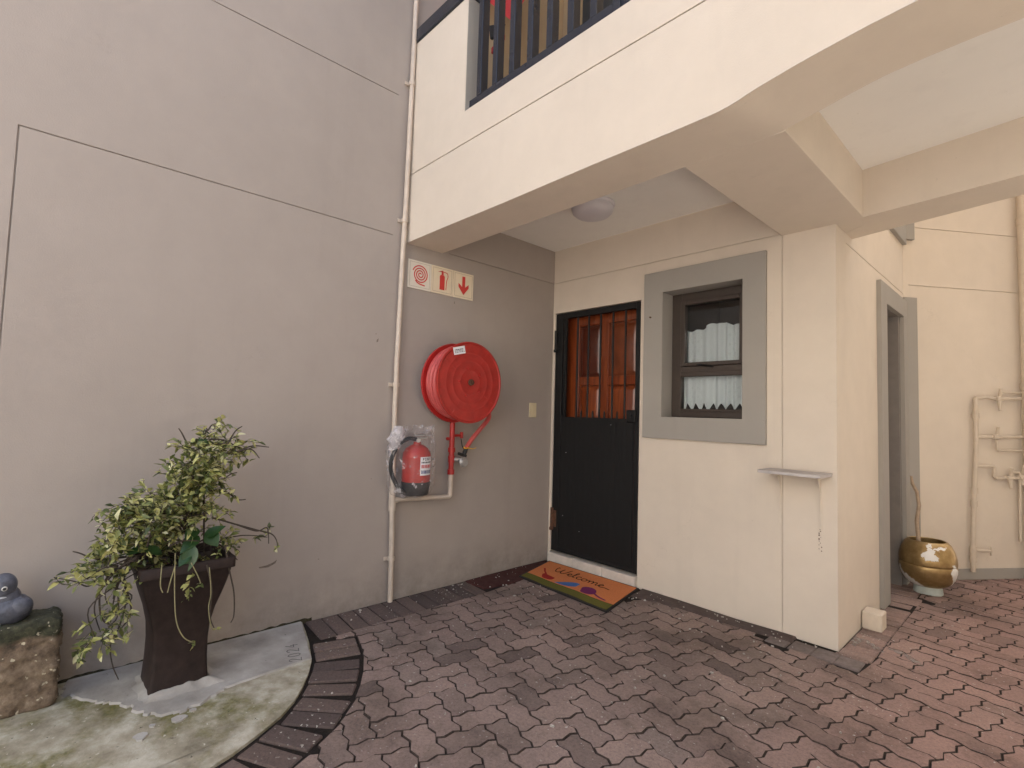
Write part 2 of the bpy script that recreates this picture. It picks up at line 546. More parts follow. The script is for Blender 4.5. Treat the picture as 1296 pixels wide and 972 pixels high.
def lace():
    m, nt, b = mat('white_lace')
    b.inputs['Base Color'].default_value = (0.90, 0.92, 0.93, 1)
    b.inputs['Roughness'].default_value = 0.9
    sx = nt.nodes.new('ShaderNodeSeparateXYZ')
    nt.links.new(pos(nt), sx.inputs[0])
    # woven motif: rows of small openings in the net, in two bands
    def wave(sock, freq, ph):
        a = N(nt, 'ShaderNodeMath', operation='MULTIPLY_ADD')
        a.inputs[1].default_value = freq
        a.inputs[2].default_value = ph
        nt.links.new(sock, a.inputs[0])
        s = N(nt, 'ShaderNodeMath', operation='SINE')
        nt.links.new(a.outputs[0], s.inputs[0])
        return s.outputs[0]
    bandw = N(nt, 'ShaderNodeMath', operation='GREATER_THAN')
    bandw.inputs[1].default_value = 0.45
    nt.links.new(wave(sx.outputs[0], 23.0, -27.3), bandw.inputs[0])
    p0 = N(nt, 'ShaderNodeMath', operation='MULTIPLY')
    nt.links.new(wave(sx.outputs[0], 150.0, 0.0), p0.inputs[0])
    nt.links.new(wave(sx.outputs[2], 95.0, 0.0), p0.inputs[1])
    p = N(nt, 'ShaderNodeMath', operation='MULTIPLY')
    nt.links.new(p0.outputs[0], p.inputs[0])
    nt.links.new(bandw.outputs[0], p.inputs[1])
    q = N(nt, 'ShaderNodeMath', operation='MULTIPLY')
    nt.links.new(p.outputs[0], q.inputs[0])
    nt.links.new(noise_tex(nt, 45.0, 3, 0.6), q.inputs[1])
    hole = ramp(nt, q.outputs[0], [(0.26, (0, 0, 0)), (0.36, (0.08, 0.08, 0.08))])
    tr = nt.nodes.new('ShaderNodeBsdfTransparent')
    tl = nt.nodes.new('ShaderNodeBsdfTranslucent')
    tl.inputs[0].default_value = (0.8, 0.82, 0.83, 1)
    mx0 = nt.nodes.new('ShaderNodeMixShader')
    mx0.inputs[0].default_value = 0.2
    nt.links.new(b.outputs[0], mx0.inputs[1])
    nt.links.new(tl.outputs[0], mx0.inputs[2])
    mx = nt.nodes.new('ShaderNodeMixShader')
    nt.links.new(hole, mx.inputs[0])
    nt.links.new(mx0.outputs[0], mx.inputs[1])
    nt.links.new(tr.outputs[0], mx.inputs[2])
    nt.links.new(mx.outputs[0], nt.nodes['Material Output'].inputs[0])
    return m


M_lace = lace()


# ------------------------------------------------------------------ mesh building
class MB:
    """Collects shapes; build() links them as one mesh object."""
    def __init__(self):
        self.v, self.f, self.m = [], [], []

    def add(self, verts, faces, mi=0):
        o = len(self.v)
        self.v.extend([tuple(p) for p in verts])
        for f in faces:
            self.f.append(tuple(i + o for i in f))
            self.m.append(mi)
        return self

    def box(self, lo, hi, ch=0.0, mi=0, xf=None):
        lo, hi = Vector(lo), Vector(hi)
        if ch <= 0:
            vs = [Vector((x, y, z)) for x in (lo.x, hi.x) for y in (lo.y, hi.y) for z in (lo.z, hi.z)]
            fs = [(0, 1, 3, 2), (4, 6, 7, 5), (0, 4, 5, 1), (2, 3, 7, 6), (0, 2, 6, 4), (1, 5, 7, 3)]
        else:
            c, h = (lo + hi) / 2, (hi - lo) / 2
            vs, ids = [], {}
            for sx in (-1, 1):
                for sy in (-1, 1):
                    for sz in (-1, 1):
                        for ax in range(3):
                            s = Vector((sx, sy, sz))
                            p = Vector([s[k] * (h[k] if k == ax else h[k] - ch) for k in range(3)])
                            ids[(sx, sy, sz, ax)] = len(vs)
                            vs.append(c + p)
            fs = []
            for ax in range(3):
                a, b = (ax + 1) % 3, (ax + 2) % 3
                for s in (-1, 1):
                    q = []
                    for sa, sb in ((-1, -1), (1, -1), (1, 1), (-1, 1)):
                        k = [0, 0, 0]
                        k[ax], k[a], k[b] = s, sa, sb
                        q.append(ids[(*k, ax)])
                    fs.append(tuple(q if s > 0 else q[::-1]))
                for sa in (-1, 1):
                    for sb in (-1, 1):
                        q = []
                        for s in (-1, 1):
                            k = [0, 0, 0]
                            k[ax], k[a], k[b] = s, sa, sb
                            q.append((ids[(*k, a)], ids[(*k, b)]))
                        r = (q[0][0], q[1][0], q[1][1], q[0][1])
                        fs.append(r if sa * sb < 0 else r[::-1])
            for sx in (-1, 1):
                for sy in (-1, 1):
                    for sz in (-1, 1):
                        t = (ids[(sx, sy, sz, 0)], ids[(sx, sy, sz, 1)], ids[(sx, sy, sz, 2)])
                        fs.append(t if sx * sy * sz > 0 else t[::-1])
        if xf is not None:
            vs = [xf @ p for p in vs]
        return self.add(vs, fs, mi)

    def prism(self, pts, org, ua, va, na, depth, mi=0):
        """Polygon pts (u,v) in the plane org,ua,va pushed back by depth along -na."""
        org, ua, va, na = Vector(org), Vector(ua), Vector(va), Vector(na)
        n = len(pts)
        fr = [org + ua * p[0] + va * p[1] for p in pts]
        bk = [p - na * depth for p in fr]
        fs = [tuple(range(n)), tuple(range(2 * n - 1, n - 1, -1))]
        fs += [(i, i + n, (i + 1) % n + n, (i + 1) % n) for i in range(n)]
        return self.add(fr + bk, fs, mi)

    def tube(self, pts, rad, n=8, caps=True, mi=0, closed=False):
        pts = [Vector(p) for p in pts]
        k = len(pts)
        rs = rad if isinstance(rad, (list, tuple)) else [rad] * k
        tang = []
        for i in range(k):
            if closed:
                d = pts[(i + 1) % k] - pts[i - 1]
            else:
                d = pts[min(i + 1, k - 1)] - pts[max(i - 1, 0)]
            tang.append(d.normalized() if d.length > 1e-9 else Vector((0, 0, 1)))
        ref = Vector((0, 0, 1)) if abs(tang[0].z) < 0.9 else Vector((1, 0, 0))
        a = tang[0].cross(ref).normalized()
        vs, fs = [], []
        for i in range(k):
            a = (a - tang[i] * a.dot(tang[i])).normalized()
            b = tang[i].cross(a)
            for j in range(n):
                t = 2 * math.pi * j / n
                vs.append(pts[i] + (a * math.cos(t) + b * math.sin(t)) * rs[i])
        for i in range(k if closed else k - 1):
            for j in range(n):
                p, q = i * n, ((i + 1) % k) * n
                fs.append((p + j, p + (j + 1) % n, q + (j + 1) % n, q + j))
        if caps and not closed:
            fs.append(tuple(range(n - 1, -1, -1)))
            fs.append(tuple(range((k - 1) * n, k * n)))
        return self.add(vs, fs, mi)

    def lathe(self, prof, org=(0, 0, 0), axis='Z', n=32, mi=0):
        """prof: (radius, height) pairs about the axis through org."""
        org = Vector(org)
        vs, fs = [], []
        for r, h in prof:
            for j in range(n):
                t = 2 * math.pi * j / n
                c, s = r * math.cos(t), r * math.sin(t)
                p = {'Z': (c, s, h), 'X': (h, c, s), 'Y': (s, h, c)}[axis]
                vs.append(org + Vector(p))
        for i in range(len(prof) - 1):
            for j in range(n):
                a, b = i * n, (i + 1) * n
                fs.append((a + j, a + (j + 1) % n, b + (j + 1) % n, b + j))
        if prof[0][0] > 1e-6:
            fs.append(tuple(range(n - 1, -1, -1)))
        if prof[-1][0] > 1e-6:
            k = (len(prof) - 1) * n
            fs.append(tuple(range(k, k + n)))
        return self.add(vs, fs, mi)

    def ribbon(self, path, width, org, ua, va, na, depth=0.0008, mi=0):
        """Flat printed stroke along a 2-D path."""
        ws = width if isinstance(width, (list, tuple)) else [width] * len(path)
        L, Rr = [], []
        for i, p in enumerate(path):
            a, b = Vector(path[max(i - 1, 0)]), Vector(path[min(i + 1, len(path) - 1)])
            d = b - a
            d = d.normalized() if d.length > 1e-9 else Vector((1, 0))
            nn = Vector((-d.y, d.x)) * ws[i] / 2
            q = Vector(p)
            L.append(q + nn)
            Rr.append(q - nn)
        org, ua, va, na = Vector(org), Vector(ua), Vector(va), Vector(na)
        vs = [org + ua * p.x + va * p.y for p in L] + [org + ua * p.x + va * p.y for p in Rr]
        vs += [v - na * depth for v in vs]
        n = len(path)
        fs = []
        for i in range(n - 1):
            fs.append((i, i + n, i + n + 1, i + 1))
            fs.append((i, i + 1, i + 1 + 2 * n, i + 2 * n))
            fs.append((i + n, i + 3 * n, i + 3 * n + 1, i + n + 1))
        return self.add(vs, fs, mi)

    def build(self, name, mats, parent=None, smooth=True, angle=35, loc=None):
        me = bpy.data.meshes.new(name)
        vs = self.v
        if loc is not None:
            vs = [(p[0] - loc[0], p[1] - loc[1], p[2] - loc[2]) for p in vs]
        me.from_pydata(vs, [], self.f)
        for m in (mats if isinstance(mats, (list, tuple)) else [mats]):
            me.materials.append(m)
        if any(self.m):
            me.polygons.foreach_set('material_index', self.m)
        if smooth:
            me.polygons.foreach_set('use_smooth', [True] * len(me.polygons))
            me.set_sharp_from_angle(angle=R(angle))
        me.update()
        o = bpy.data.objects.new(name, me)
        COL.objects.link(o)
        if loc is not None:
            o.location = loc
        if parent is not None:
            o.parent = parent
            o.matrix_parent_inverse = Matrix.Translation(-world_loc(parent))
        return o


def world_loc(o):
    v = Vector(o.location)
    p = o.parent
    if p is not None:
        v = o.matrix_parent_inverse.translation + v + world_loc(p)
    return v


def tag(o, label=None, cat=None, group=None, kind=None):
    for k, v in (('label', label), ('category', cat), ('group', group), ('kind', kind)):
        if v:
            o[k] = v
    return o


def thing(name, loc, label=None, cat=None, group=None, kind=None):
    o = bpy.data.objects.new(name, None)
    o.location = loc
    o.empty_display_size = 0.1
    COL.objects.link(o)
    return tag(o, label, cat, group, kind)


def grid_wall(mb, org, ua, va, na, u, v, feats, T, mi=0):
    """Flat wall u0..u1 x v0..v1 of thickness T; feats (u0,u1,v0,v1,depth): recesses, depth None = opening."""
    org, ua, va, na = Vector(org), Vector(ua), Vector(va), Vector(na)
    us, vs_ = {u[0], u[1]}, {v[0], v[1]}
    for a, b, c, d, _ in feats:
        us |= {min(max(a, u[0]), u[1]), min(max(b, u[0]), u[1])}
        vs_ |= {min(max(c, v[0]), v[1]), min(max(d, v[0]), v[1])}
    us, vs_ = sorted(us), sorted(vs_)

    def dep(i, j):
        if i < 0 or j < 0 or i >= len(us) - 1 or j >= len(vs_) - 1:
            return T, True
        x, y = (us[i] + us[i + 1]) / 2, (vs_[j] + vs_[j + 1]) / 2
        r = 0.0
        for a, b, c, d, e in feats:
            if a < x < b and c < y < d:
                r = e
        return (T, True) if r is None else (r, False)

    def P(x, y, d):
        return org + ua * x + va * y - na * d
    ids = {}
    verts, faces = [], []

    def vid(x, y, d):
        k = (round(x, 5), round(y, 5), round(d, 5))
        if k not in ids:
            ids[k] = len(verts)
            verts.append(P(x, y, d))
        return ids[k]
    for i in range(-1, len(us)):
        for j in range(-1, len(vs_)):
            d, hole = dep(i, j)
            if 0 <= i < len(us) - 1 and 0 <= j < len(vs_) - 1 and not hole:
                x0, x1, y0, y1 = us[i], us[i + 1], vs_[j], vs_[j + 1]
                faces.append((vid(x0, y0, d), vid(x1, y0, d), vid(x1, y1, d), vid(x0, y1, d)))
                faces.append((vid(x0, y1, T), vid(x1, y1, T), vid(x1, y0, T), vid(x0, y0, T)))
            if 0 <= j < len(vs_) - 1 and i < len(us) - 1:
                e, _ = dep(i + 1, j)
                if abs(e - d) > 1e-6:
                    x, y0, y1 = us[i + 1], vs_[j], vs_[j + 1]
                    faces.append((vid(x, y0, d), vid(x, y0, e), vid(x, y1, e), vid(x, y1, d)))
            if 0 <= i < len(us) - 1 and j < len(vs_) - 1:
                e, _ = dep(i, j + 1)
                if abs(e - d) > 1e-6:
                    y, x0, x1 = vs_[j + 1], us[i], us[i + 1]
                    faces.append((vid(x0, y, d), vid(x1, y, d), vid(x1, y, e), vid(x0, y, e)))
    mb.add(verts, faces, mi)
    return mb


X, Y, Z = Vector((1, 0, 0)), Vector((0, 1, 0)), Vector((0, 0, 1))
C2 = lambda x, y, r, a: (x + r * math.cos(a), y + r * math.sin(a))

# ================================================================== LARGE STRUCTURE
# ground far beyond the yard
g = MB()
g.box((-60, -60, -0.30), (60, 60, -0.06))
tag(g.build('ground', M_asphalt, smooth=False), kind='structure')

# ---- taupe wall on the left
G = 0.0055
lw = MB()
grid_wall(lw, (0, 0, -0.05), Y, Z, X, (-9.0, 0.30), (0.0, 6.9),
          [(-3.43, -1.62, 2.470, 2.470 + G, 0.006), (-3.43, -3.43 + G, 0.3, 2.470 + G, 0.006),
           (-9.0, -1.62, 3.443, 3.443 + G, 0.006), (-1.15, -0.001, 2.451, 2.451 + G, 0.006)], 0.30)
tag(lw.build('plastered_wall', M_taupe, smooth=False),
    'tall taupe plastered wall with thin grooves behind the potted plant', 'wall')

wall_left = bpy.data.objects['plastered_wall']
M_scuff = simple('bare_plaster_scuff', (0.17, 0.14, 0.12), 0.9, vary=0.3, scale=60)
for pts in ([(-2.345, 0.352), (-2.30, 0.350), (-2.262, 0.366), (-2.255, 0.384), (-2.275, 0.372), (-2.31, 0.362), (-2.35, 0.360)], [(-1.700, 1.700), (-1.688, 1.712), (-1.690, 1.690), (-1.702, 1.685)], [(-1.712, 1.738), (-1.706, 1.744), (-1.704, 1.736)],
            [(-2.02, 0.345), (-2.014, 0.350), (-2.012, 0.343)], [(-1.24, 1.098), (-1.232, 1.104), (-1.230, 1.096)], [(-1.09, 2.045), (-1.086, 2.065), (-1.082, 2.045)], [(-1.70, 0.80), (-1.694, 0.804), (-1.693, 0.797)]):
    q = MB()
    q.prism(pts, (0.0008, 0, 0), Y, Z, X, 0.0012)
    q.build('scuff', M_scuff, wall_left, smooth=False)

# ---- the entrance building
YF, YI = -1.512, -1.21           # front and inner face of the balcony beam
ZS, ZC = 2.393, 2.695            # beam soffit, porch ceiling
XG, XP = 1.891, 2.182            # groove beside the window, outer corner
XR = 2.318                       # right side of the cross beam
bld = thing('entrance_building', (1.2, 0, 0), 'cream plastered entrance building with recessed porch and arched balcony beam', 'building')
dw = MB()
grid_wall(dw, (0, 0, -0.05), X, Z, -Y, (0.002, XP), (0, 2.745),
          [(0.030, 0.895, -1, 2.185, None), (1.088, 1.664, 1.303, 2.212, None),
           (0.004, XG, 2.451, 2.451 + G, 0.006), (XG, XG + G, 0.0, 2.44, 0.006)], 0.20)
dw.build('porch_wall', M_cream, bld, smooth=False)
# side wall of the passage with the doorway opening at its far end
BA = R(55)
P0 = Vector((XP, 1.9, 0))
BE = Vector((math.cos(BA), math.sin(BA), 0))
BN = Vector((math.sin(BA), -math.cos(BA), 0))
sw = MB()
grid_wall(sw, (XP, 0, -0.05), Y, Z, X, (0.2, 1.9), (0, 6.0),
          [(1.15, 1.75, -1, 2.17, 0.16), (0.2, 1.9, 2.380, 2.380 + G, 0.006)], 0.25)
sw.build('passage_wall', M_cream, bld, smooth=False)
# grey surround wrapping that doorway and the corner
bd = MB()
bd.box((XP - 0.02, 0.965, 0.0), (XP + 0.028, 1.148, 2.262))
bd.box((XP - 0.02, 1.148, 2.12), (XP + 0.028, 1.90, 2.262))
bd.box((XP - 0.002, 1.749, 0.0), (XP + 0.027, 1.895, 2.119))
bd.prism([(-0.02, 0.0), (0.10, 0.0), (0.10, 2.30), (-0.02, 2.30)], P0 + BN * 0.03, BE, Z, BN, 0.05)
bd.build('doorway_surround', M_grey, bld, smooth=False)
b2 = MB()
b2.prism([(-0.02, 2.79), (0.085, 2.79), (0.085, 4.0), (-0.02, 4.0)], P0 + BN * 0.03, BE, Z, BN, 0.05)
b2.box((XP - 0.02, 1.40, 2.745), (XP + 0.028, 1.90, 4.0))
b2.build('upper_window_surround', M_grey, bld, smooth=False)
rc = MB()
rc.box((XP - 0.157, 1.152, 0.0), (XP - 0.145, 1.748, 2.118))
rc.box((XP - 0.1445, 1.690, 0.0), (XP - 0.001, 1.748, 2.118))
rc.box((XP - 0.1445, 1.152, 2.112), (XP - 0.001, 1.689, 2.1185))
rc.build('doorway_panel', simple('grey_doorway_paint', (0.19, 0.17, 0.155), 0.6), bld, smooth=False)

# balcony front with the arched beam over the passage
random.seed(3)
XFr = [0, 0.5, 1.0, 1.6, 2.0, 2.15, 2.19, 2.229, 2.26, 2.29, 2.325, 2.364, 2.45, 2.539, 2.659, 2.78, 3.0, 3.3, 3.6]
ZFr = [ZS, ZS, ZS - .002, ZS + .001, ZS, 2.3945, 2.396, 2.4005, 2.407, 2.4145, 2.4225, 2.430, 2.4445, 2.456, 2.470, 2.479, 2.484, 2.482, 2.475]
XIn = [0, 0.5, 1.0, 1.6, 2.05, 2.22, 2.27, 2.310, 2.34, 2.37, 2.405, 2.44, 2.54, 2.64, 2.76, 2.885, 3.05, 3.3, 3.6]
ZIn = [ZS, ZS, ZS, ZS, ZS, 2.3935, 2.395, 2.3985, 2.4045, 2.412, 2.419, 2.426, 2.447, 2.466, 2.475, 2.480, 2.481, 2.479, 2.472]
fa = MB()
vs, fs = [], []
for xf, zf, xi, zi in zip(XFr, ZFr, XIn, ZIn):
    for t in (0.0, 0.33, 0.67, 1.0):
        vs.append((xf + (xi - xf) * t, YF + (YI - YF) * t, zf + (zi - zf) * t + random.uniform(-.0006, .0006)))
for k in range(len(XFr) - 1):
    for j in range(3):
        a = 4 * k + j
        fs.append((a, a + 4, a + 5, a + 1))
fa.add(vs, fs)
soff = [4 * k for k in range(len(XFr))]
o0 = len(fa.v)
# front and inner faces over the soffit edge, upper edge notched for the groove
tops = [(3.6, 2.867), (2.17, 2.867), (2.17, 2.861), (0.0, 2.861)]
fa.add([vs[k] for k in soff] + [(x, YF, z) for x, z in tops], [tuple(range(len(soff) + 4))])
fa.add([vs[k + 3] for k in soff] + [(3.6, YI, 2.867), (0.0, YI, 2.867)], [tuple(range(len(soff) + 1, -1, -1))])
fa.add([vs[soff[-1]], vs[soff[-1] + 3], (3.6, YI, 2.867), (3.6, YF, 2.867)], [(0, 1, 2, 3)])
fa.box((0.0, YF + 0.007, 2.855), (2.19, YI - 0.01, 2.873))
grid_wall(fa, (0, YF, 0), X, Z, -Y, (0.0, 3.6), (2.867, 6.0),
          [(0.0, 0.611, 3.80, 7, None), (0.611, 2.7, 3.068, 7, None), (2.7, 3.6, 3.80, 7, None)], 0.11)
fa.build('balcony_front', M_cream, bld, smooth=True, angle=40)
cap = MB()
cap.box((0.0, YF - 0.012, 3.803), (0.625, YF + 0.122, 3.90), 0.006)
cap.build('parapet_coping', M_rail, bld)
cap = MB()
cap.box((2.69, YF - 0.012, 3.803), (3.6, YF + 0.122, 3.90), 0.006)
cap.build('parapet_coping', M_rail, bld)
gp = MB()
gp.box((0.6115, YF + 0.003, 3.07), (0.6145, YF + 0.108, 3.80))
gp.build('pier_side', M_grey, bld, smooth=False)
cb = MB()
cb.prism([(XG, YI + 0.001), (XR, YI + 0.001), (XR, 0.10), (XP, 0.198), (XP, 0.001), (XG, 0.001)], (0, 0, ZS + 0.001), X, Y, -Z, 0.35)
cb.build('cross_beam', M_cream, bld, smooth=False)
rb = MB()
rb.prism([(XR - 0.02, -0.012), (2.6, -0.058), (2.952, -0.113), (3.6, -0.213), (3.6, 0.06), (2.932, 0.164), (2.166, 0.345), (XP, 0.201), (XR - 0.02, 0.11)],
         (0, 0, ZS), X, Y, -Z, 0.40)
rb.build('rear_beam', M_cream, bld, smooth=False)
pc = MB()
pc.box((0.001, YI + 0.001, ZC), (XG + 0.05, -0.001, ZC + 0.04))
pc.build('porch_ceiling', M_white, bld, smooth=False)
pc2 = MB()
random.seed(5)
pc2.box((XR - 0.03, YI + 0.0, 2.662), (3.6, 0.1, 2.70))
pc2.build('passage_ceiling', M_white, bld, smooth=False)
sl = MB()
sl.box((0.001, YI - 0.2, 2.78), (3.6, 0.199, 2.95))
sl.build('balcony_slab', M_cream, bld, smooth=False)
bw = MB()
grid_wall(bw, (0, 0.02, 0), X, Z, -Y, (0.001, 3.6), (2.951, 5.6), [(0.17, 2.35, 2.9, 5.25, 0.14)], 0.17)
bw.build('balcony_wall', M_tan, bld, smooth=False)
tp = MB()
tp.box((0.0006, -0.98, 2.952), (0.008, 0.018, 5.598))  # tan layer over the deeper part of the left wall
tp.build('balcony_side_wall', M_tan, bld, smooth=False)
bdoor = MB()
bdoor.box((0.172, 0.10, 2.955), (2.348, 0.155, 5.245))
bdoor.build('balcony_door', M_dark, bld, smooth=False)
rf = MB()
rf.box((0.001, -1.30, 5.6), (3.6, 0.4, 5.75))
rf.build('roof', M_cream, bld, smooth=False)

# threshold tiles
for i, (a, b_) in enumerate(((0.03, 0.30), (0.304, 0.60), (0.604, 0.90))):
    t = MB()
    t.box((a, -0.035, -0.02), (b_, 0.12, 0.078), 0.004)
    t.build('tile', M_tile, bld)

# timber door
door = MB()
yd = 0.105
for (x0, x1, z0, z1) in ((0.033, 0.215, 0.08, 2.135), (0.445, 0.525, 0.08, 2.135), (0.80, 0.893, 0.08, 2.135)):
    door.box((x0, yd, z0), (x1, yd + 0.045, z1), 0.004)
for (z0, z1) in ((2.015, 2.134), (1.50, 1.575), (0.78, 0.90), (0.081, 0.24)):
    for (x0, x1) in ((0.216, 0.444), (0.526, 0.799)):
        door.box((x0, yd + 0.001, z0), (x1, yd + 0.044, z1), 0.004)
do = door.build('door', M_wood, bld)
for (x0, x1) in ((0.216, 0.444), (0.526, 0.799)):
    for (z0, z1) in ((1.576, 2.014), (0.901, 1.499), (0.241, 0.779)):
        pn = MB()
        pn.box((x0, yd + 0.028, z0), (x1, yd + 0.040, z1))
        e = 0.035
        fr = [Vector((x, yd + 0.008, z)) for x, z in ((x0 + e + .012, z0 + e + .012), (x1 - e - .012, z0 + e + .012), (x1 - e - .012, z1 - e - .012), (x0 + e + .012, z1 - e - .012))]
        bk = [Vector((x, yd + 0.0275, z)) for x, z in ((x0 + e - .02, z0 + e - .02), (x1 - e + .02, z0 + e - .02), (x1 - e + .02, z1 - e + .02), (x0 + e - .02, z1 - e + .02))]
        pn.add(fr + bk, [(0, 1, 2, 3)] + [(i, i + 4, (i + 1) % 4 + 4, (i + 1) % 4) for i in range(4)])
        pn.build('panel', (M_wooddark if x0 < 0.3 else M_woodmid) if z0 > 1.5 else M_wood, do)  # upper panels take the painted reflection tones
back = MB()
back.box((0.004, 0.152, 0.0), (0.93, 0.162, 2.2))
back.build('door_backing', M_dark, bld, smooth=False)

# steel security gate: frame, bars, sheeted lower half, lock, hinges
gate = MB()
for (x0, x1, z0, z1) in ((0.036, 0.112, 0.09, 2.128), (0.850, 0.888, 0.09, 2.128)):
    gate.box((x0, 0.002, z0), (x1, 0.042, z1), 0.003)
for (z0, z1) in ((2.080, 2.127), (0.091, 0.13), (1.19, 1.22)):
    gate.box((0.112, 0.004, z0), (0.850, 0.040, z1), 0.002)
gate.box((0.120, 0.010, 0.13), (0.150, 0.034, 2.08), 0.002)
ga = gate.build('security_gate', M_black, bld)
gfr = MB()
gfr.box((0.068, 0.0445, 2.1365), (0.893, 0.075, 2.1335 + .0), 0.0)
for xb in (0.267, 0.385, 0.508, 0.630, 0.748):
    q = MB()
    q.tube([(xb, 0.020, 1.18), (xb, 0.020, 2.085)], 0.0085, 8)
    q.build('bar', M_black, ga)
for xb in (0.322, 0.441, 0.559, 0.680):
    q = MB()
    q.tube([(xb, 0.020, 1.17), (xb, 0.020, 1.27), (xb, 0.020, 1.288)], [0.0085, 0.0085, 0.003], 8)
    q.build('bar', M_black, ga)
sh = MB()
nn = 44
vs = []
for k in range(nn + 1):
    x = 0.119 + (0.850 - 0.119) * k / nn
    yy = 0.004 + 0.0009 * math.sin(k * 2.1) * (1 if k % 5 else 1.6)
    vs += [(x, yy, 0.131), (x, yy, 1.232 + 0.006 * noise.noise((k * .6, 3, 0)))]
sh.add(vs, [(2 * k, 2 * k + 2, 2 * k + 3, 2 * k + 1) for k in range(nn)])
sh.build('sheet', M_black, ga)
for (x, z) in ((0.185, 0.93), (0.165, 0.40), (0.345, 0.30), (0.64, 1.18)):
    rv = MB()
    rv.lathe([(0.004, -0.005), (0.003, -0.008), (0.0, -0.009)], (x, 0.003, z), 'Y', 8)
    rv.build('rivet', M_grey_metal, ga)
lk = MB()
lk.box((0.788, -0.018, 1.205), (0.868, 0.004, 1.300), 0.006)
lk.lathe([(0.014, -0.018), (0.013, -0.026), (0.0, -0.028)], (0.83, 0, 1.255), 'Y', 12)
lk.build('lock', M_black, ga)
for z, mm in ((1.89, M_black), (0.36, M_rust)):
    hg = MB()
    hg.tube([(0.052, -0.012, z - 0.09), (0.052, -0.012, z + 0.09)], 0.014, 10)
    hg.box((0.042, -0.006, z - 0.07), (0.090, 0.002, z + 0.07), 0.002)
    hg.box((0.030, -0.022, z - 0.10), (0.060, -0.004, z - 0.075), 0.003)
    hg.build('hinge', mm, ga)

# window: grey surround, bronze frame, panes
ws = MB()
grid_wall(ws, (0, -0.024, 0), X, Z, -Y, (0.937, 1.805), (1.100, 2.316), [(1.090, 1.662, 1.255, 2.160, None)], 0.0235)
for (x0, x1, z0, z1) in ((1.086, 1.0905, 1.253, 2.162), (1.6615, 1.666, 1.253, 2.162)):
    ws.box((x0, -0.0005, z0), (x1, 0.199, z1))
ws.box((1.0905, -0.0005, 2.1595), (1.6615, 0.199, 2.164))
ws.box((1.0905, -0.0005, 1.251), (1.6615, 0.199, 1.2555))
wso = ws.build('window_surround', M_grey, bld, smooth=False)
wf = MB()
yw = 0.115
for (x0, x1, z0, z1) in ((1.0915, 1.165, 1.257, 2.158), (1.612, 1.660, 1.257, 2.158)):
    wf.box((x0, yw, z0), (x1, yw + 0.05, z1), 0.003)
for (z0, z1) in ((2.100, 2.157), (1.258, 1.302), (1.580, 1.622)):
    wf.box((1.165, yw, z0), (1.612, yw + 0.05, z1), 0.003)
wf.box((1.165, yw - 0.010, 1.548), (1.612, yw + 0.02, 1.582), 0.003)
wf.box((1.165, yw - 0.012, 1.300), (1.612, yw + 0.012, 1.318), 0.003)
for (x0, x1, z0, z1) in ((1.165, 1.198, 1.623, 2.099), (1.590, 1.612, 1.623, 2.099)):
    wf.box((x0, yw - 0.014, z0), (x1, yw + 0.03, z1), 0.003)
for (z0, z1) in ((2.070, 2.099), (1.623, 1.650)):
    wf.box((1.198, yw - 0.014, z0), (1.590, yw + 0.03, z1), 0.003)
win = wf.build('window', M_alu, bld)
for (x0, x1, z0, z1) in ((1.198, 1.590, 1.650, 2.070), (1.165, 1.612, 1.318, 1.548)):
    pnm = MB()
    pnm.box((x0 - .004, yw + 0.022, z0 - .004), (x1 + .004, yw + 0.026, z1 + .004))
    pnm.build('pane', M_glass, win, smooth=False)
q = MB()
q.tube([(0.994, -0.024, 1.985), (0.994, -0.036, 1.985)], 0.006, 8)
q.build('screw', M_rust, wso)
hd = MB()
hd.tube([(1.30, yw - 0.02, 1.630), (1.33, yw - 0.035, 1.628), (1.42, yw - 0.03, 1.612)], [0.007, 0.008, 0.006], 8)
hd.build('handle', M_black, win)
rm = MB()
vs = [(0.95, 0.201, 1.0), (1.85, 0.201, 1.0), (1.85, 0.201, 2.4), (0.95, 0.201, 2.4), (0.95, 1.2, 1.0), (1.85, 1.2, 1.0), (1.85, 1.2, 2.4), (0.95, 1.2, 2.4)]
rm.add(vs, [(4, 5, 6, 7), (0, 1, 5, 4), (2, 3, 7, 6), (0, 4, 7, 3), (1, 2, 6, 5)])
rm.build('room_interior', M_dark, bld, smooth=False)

# ---- unseen house added behind the viewer to bounce sunlight onto the porch
ob = thing('added_bounce_house', (1.5, -9.0, 0), kind='structure')
q = MB()
grid_wall(q, (0, -8.6, -0.05), X, Z, Y, (-5.0, 8.0), (0, 6.2),
          [(x, x + 1.2, z, z + 1.2, 0.12) for x in (-3.5, -0.5, 2.5, 5.5) for z in (1.1, 3.9)], 0.3)
q.build('wall', M_white, ob, smooth=False)
for x in (-3.5, -0.5, 2.5, 5.5):
    for z in (1.1, 3.9):
        q = MB()
        q.box((x + .02, -8.718, z - .03), (x + 1.18, -8.70, z + 1.13))
        q.build('window', M_dark, ob, smooth=False)
q = MB()
q.box((-5.2, -11.0, 6.16), (8.2, -8.3, 6.3))
q.build('roof', M_grey, ob, smooth=False)

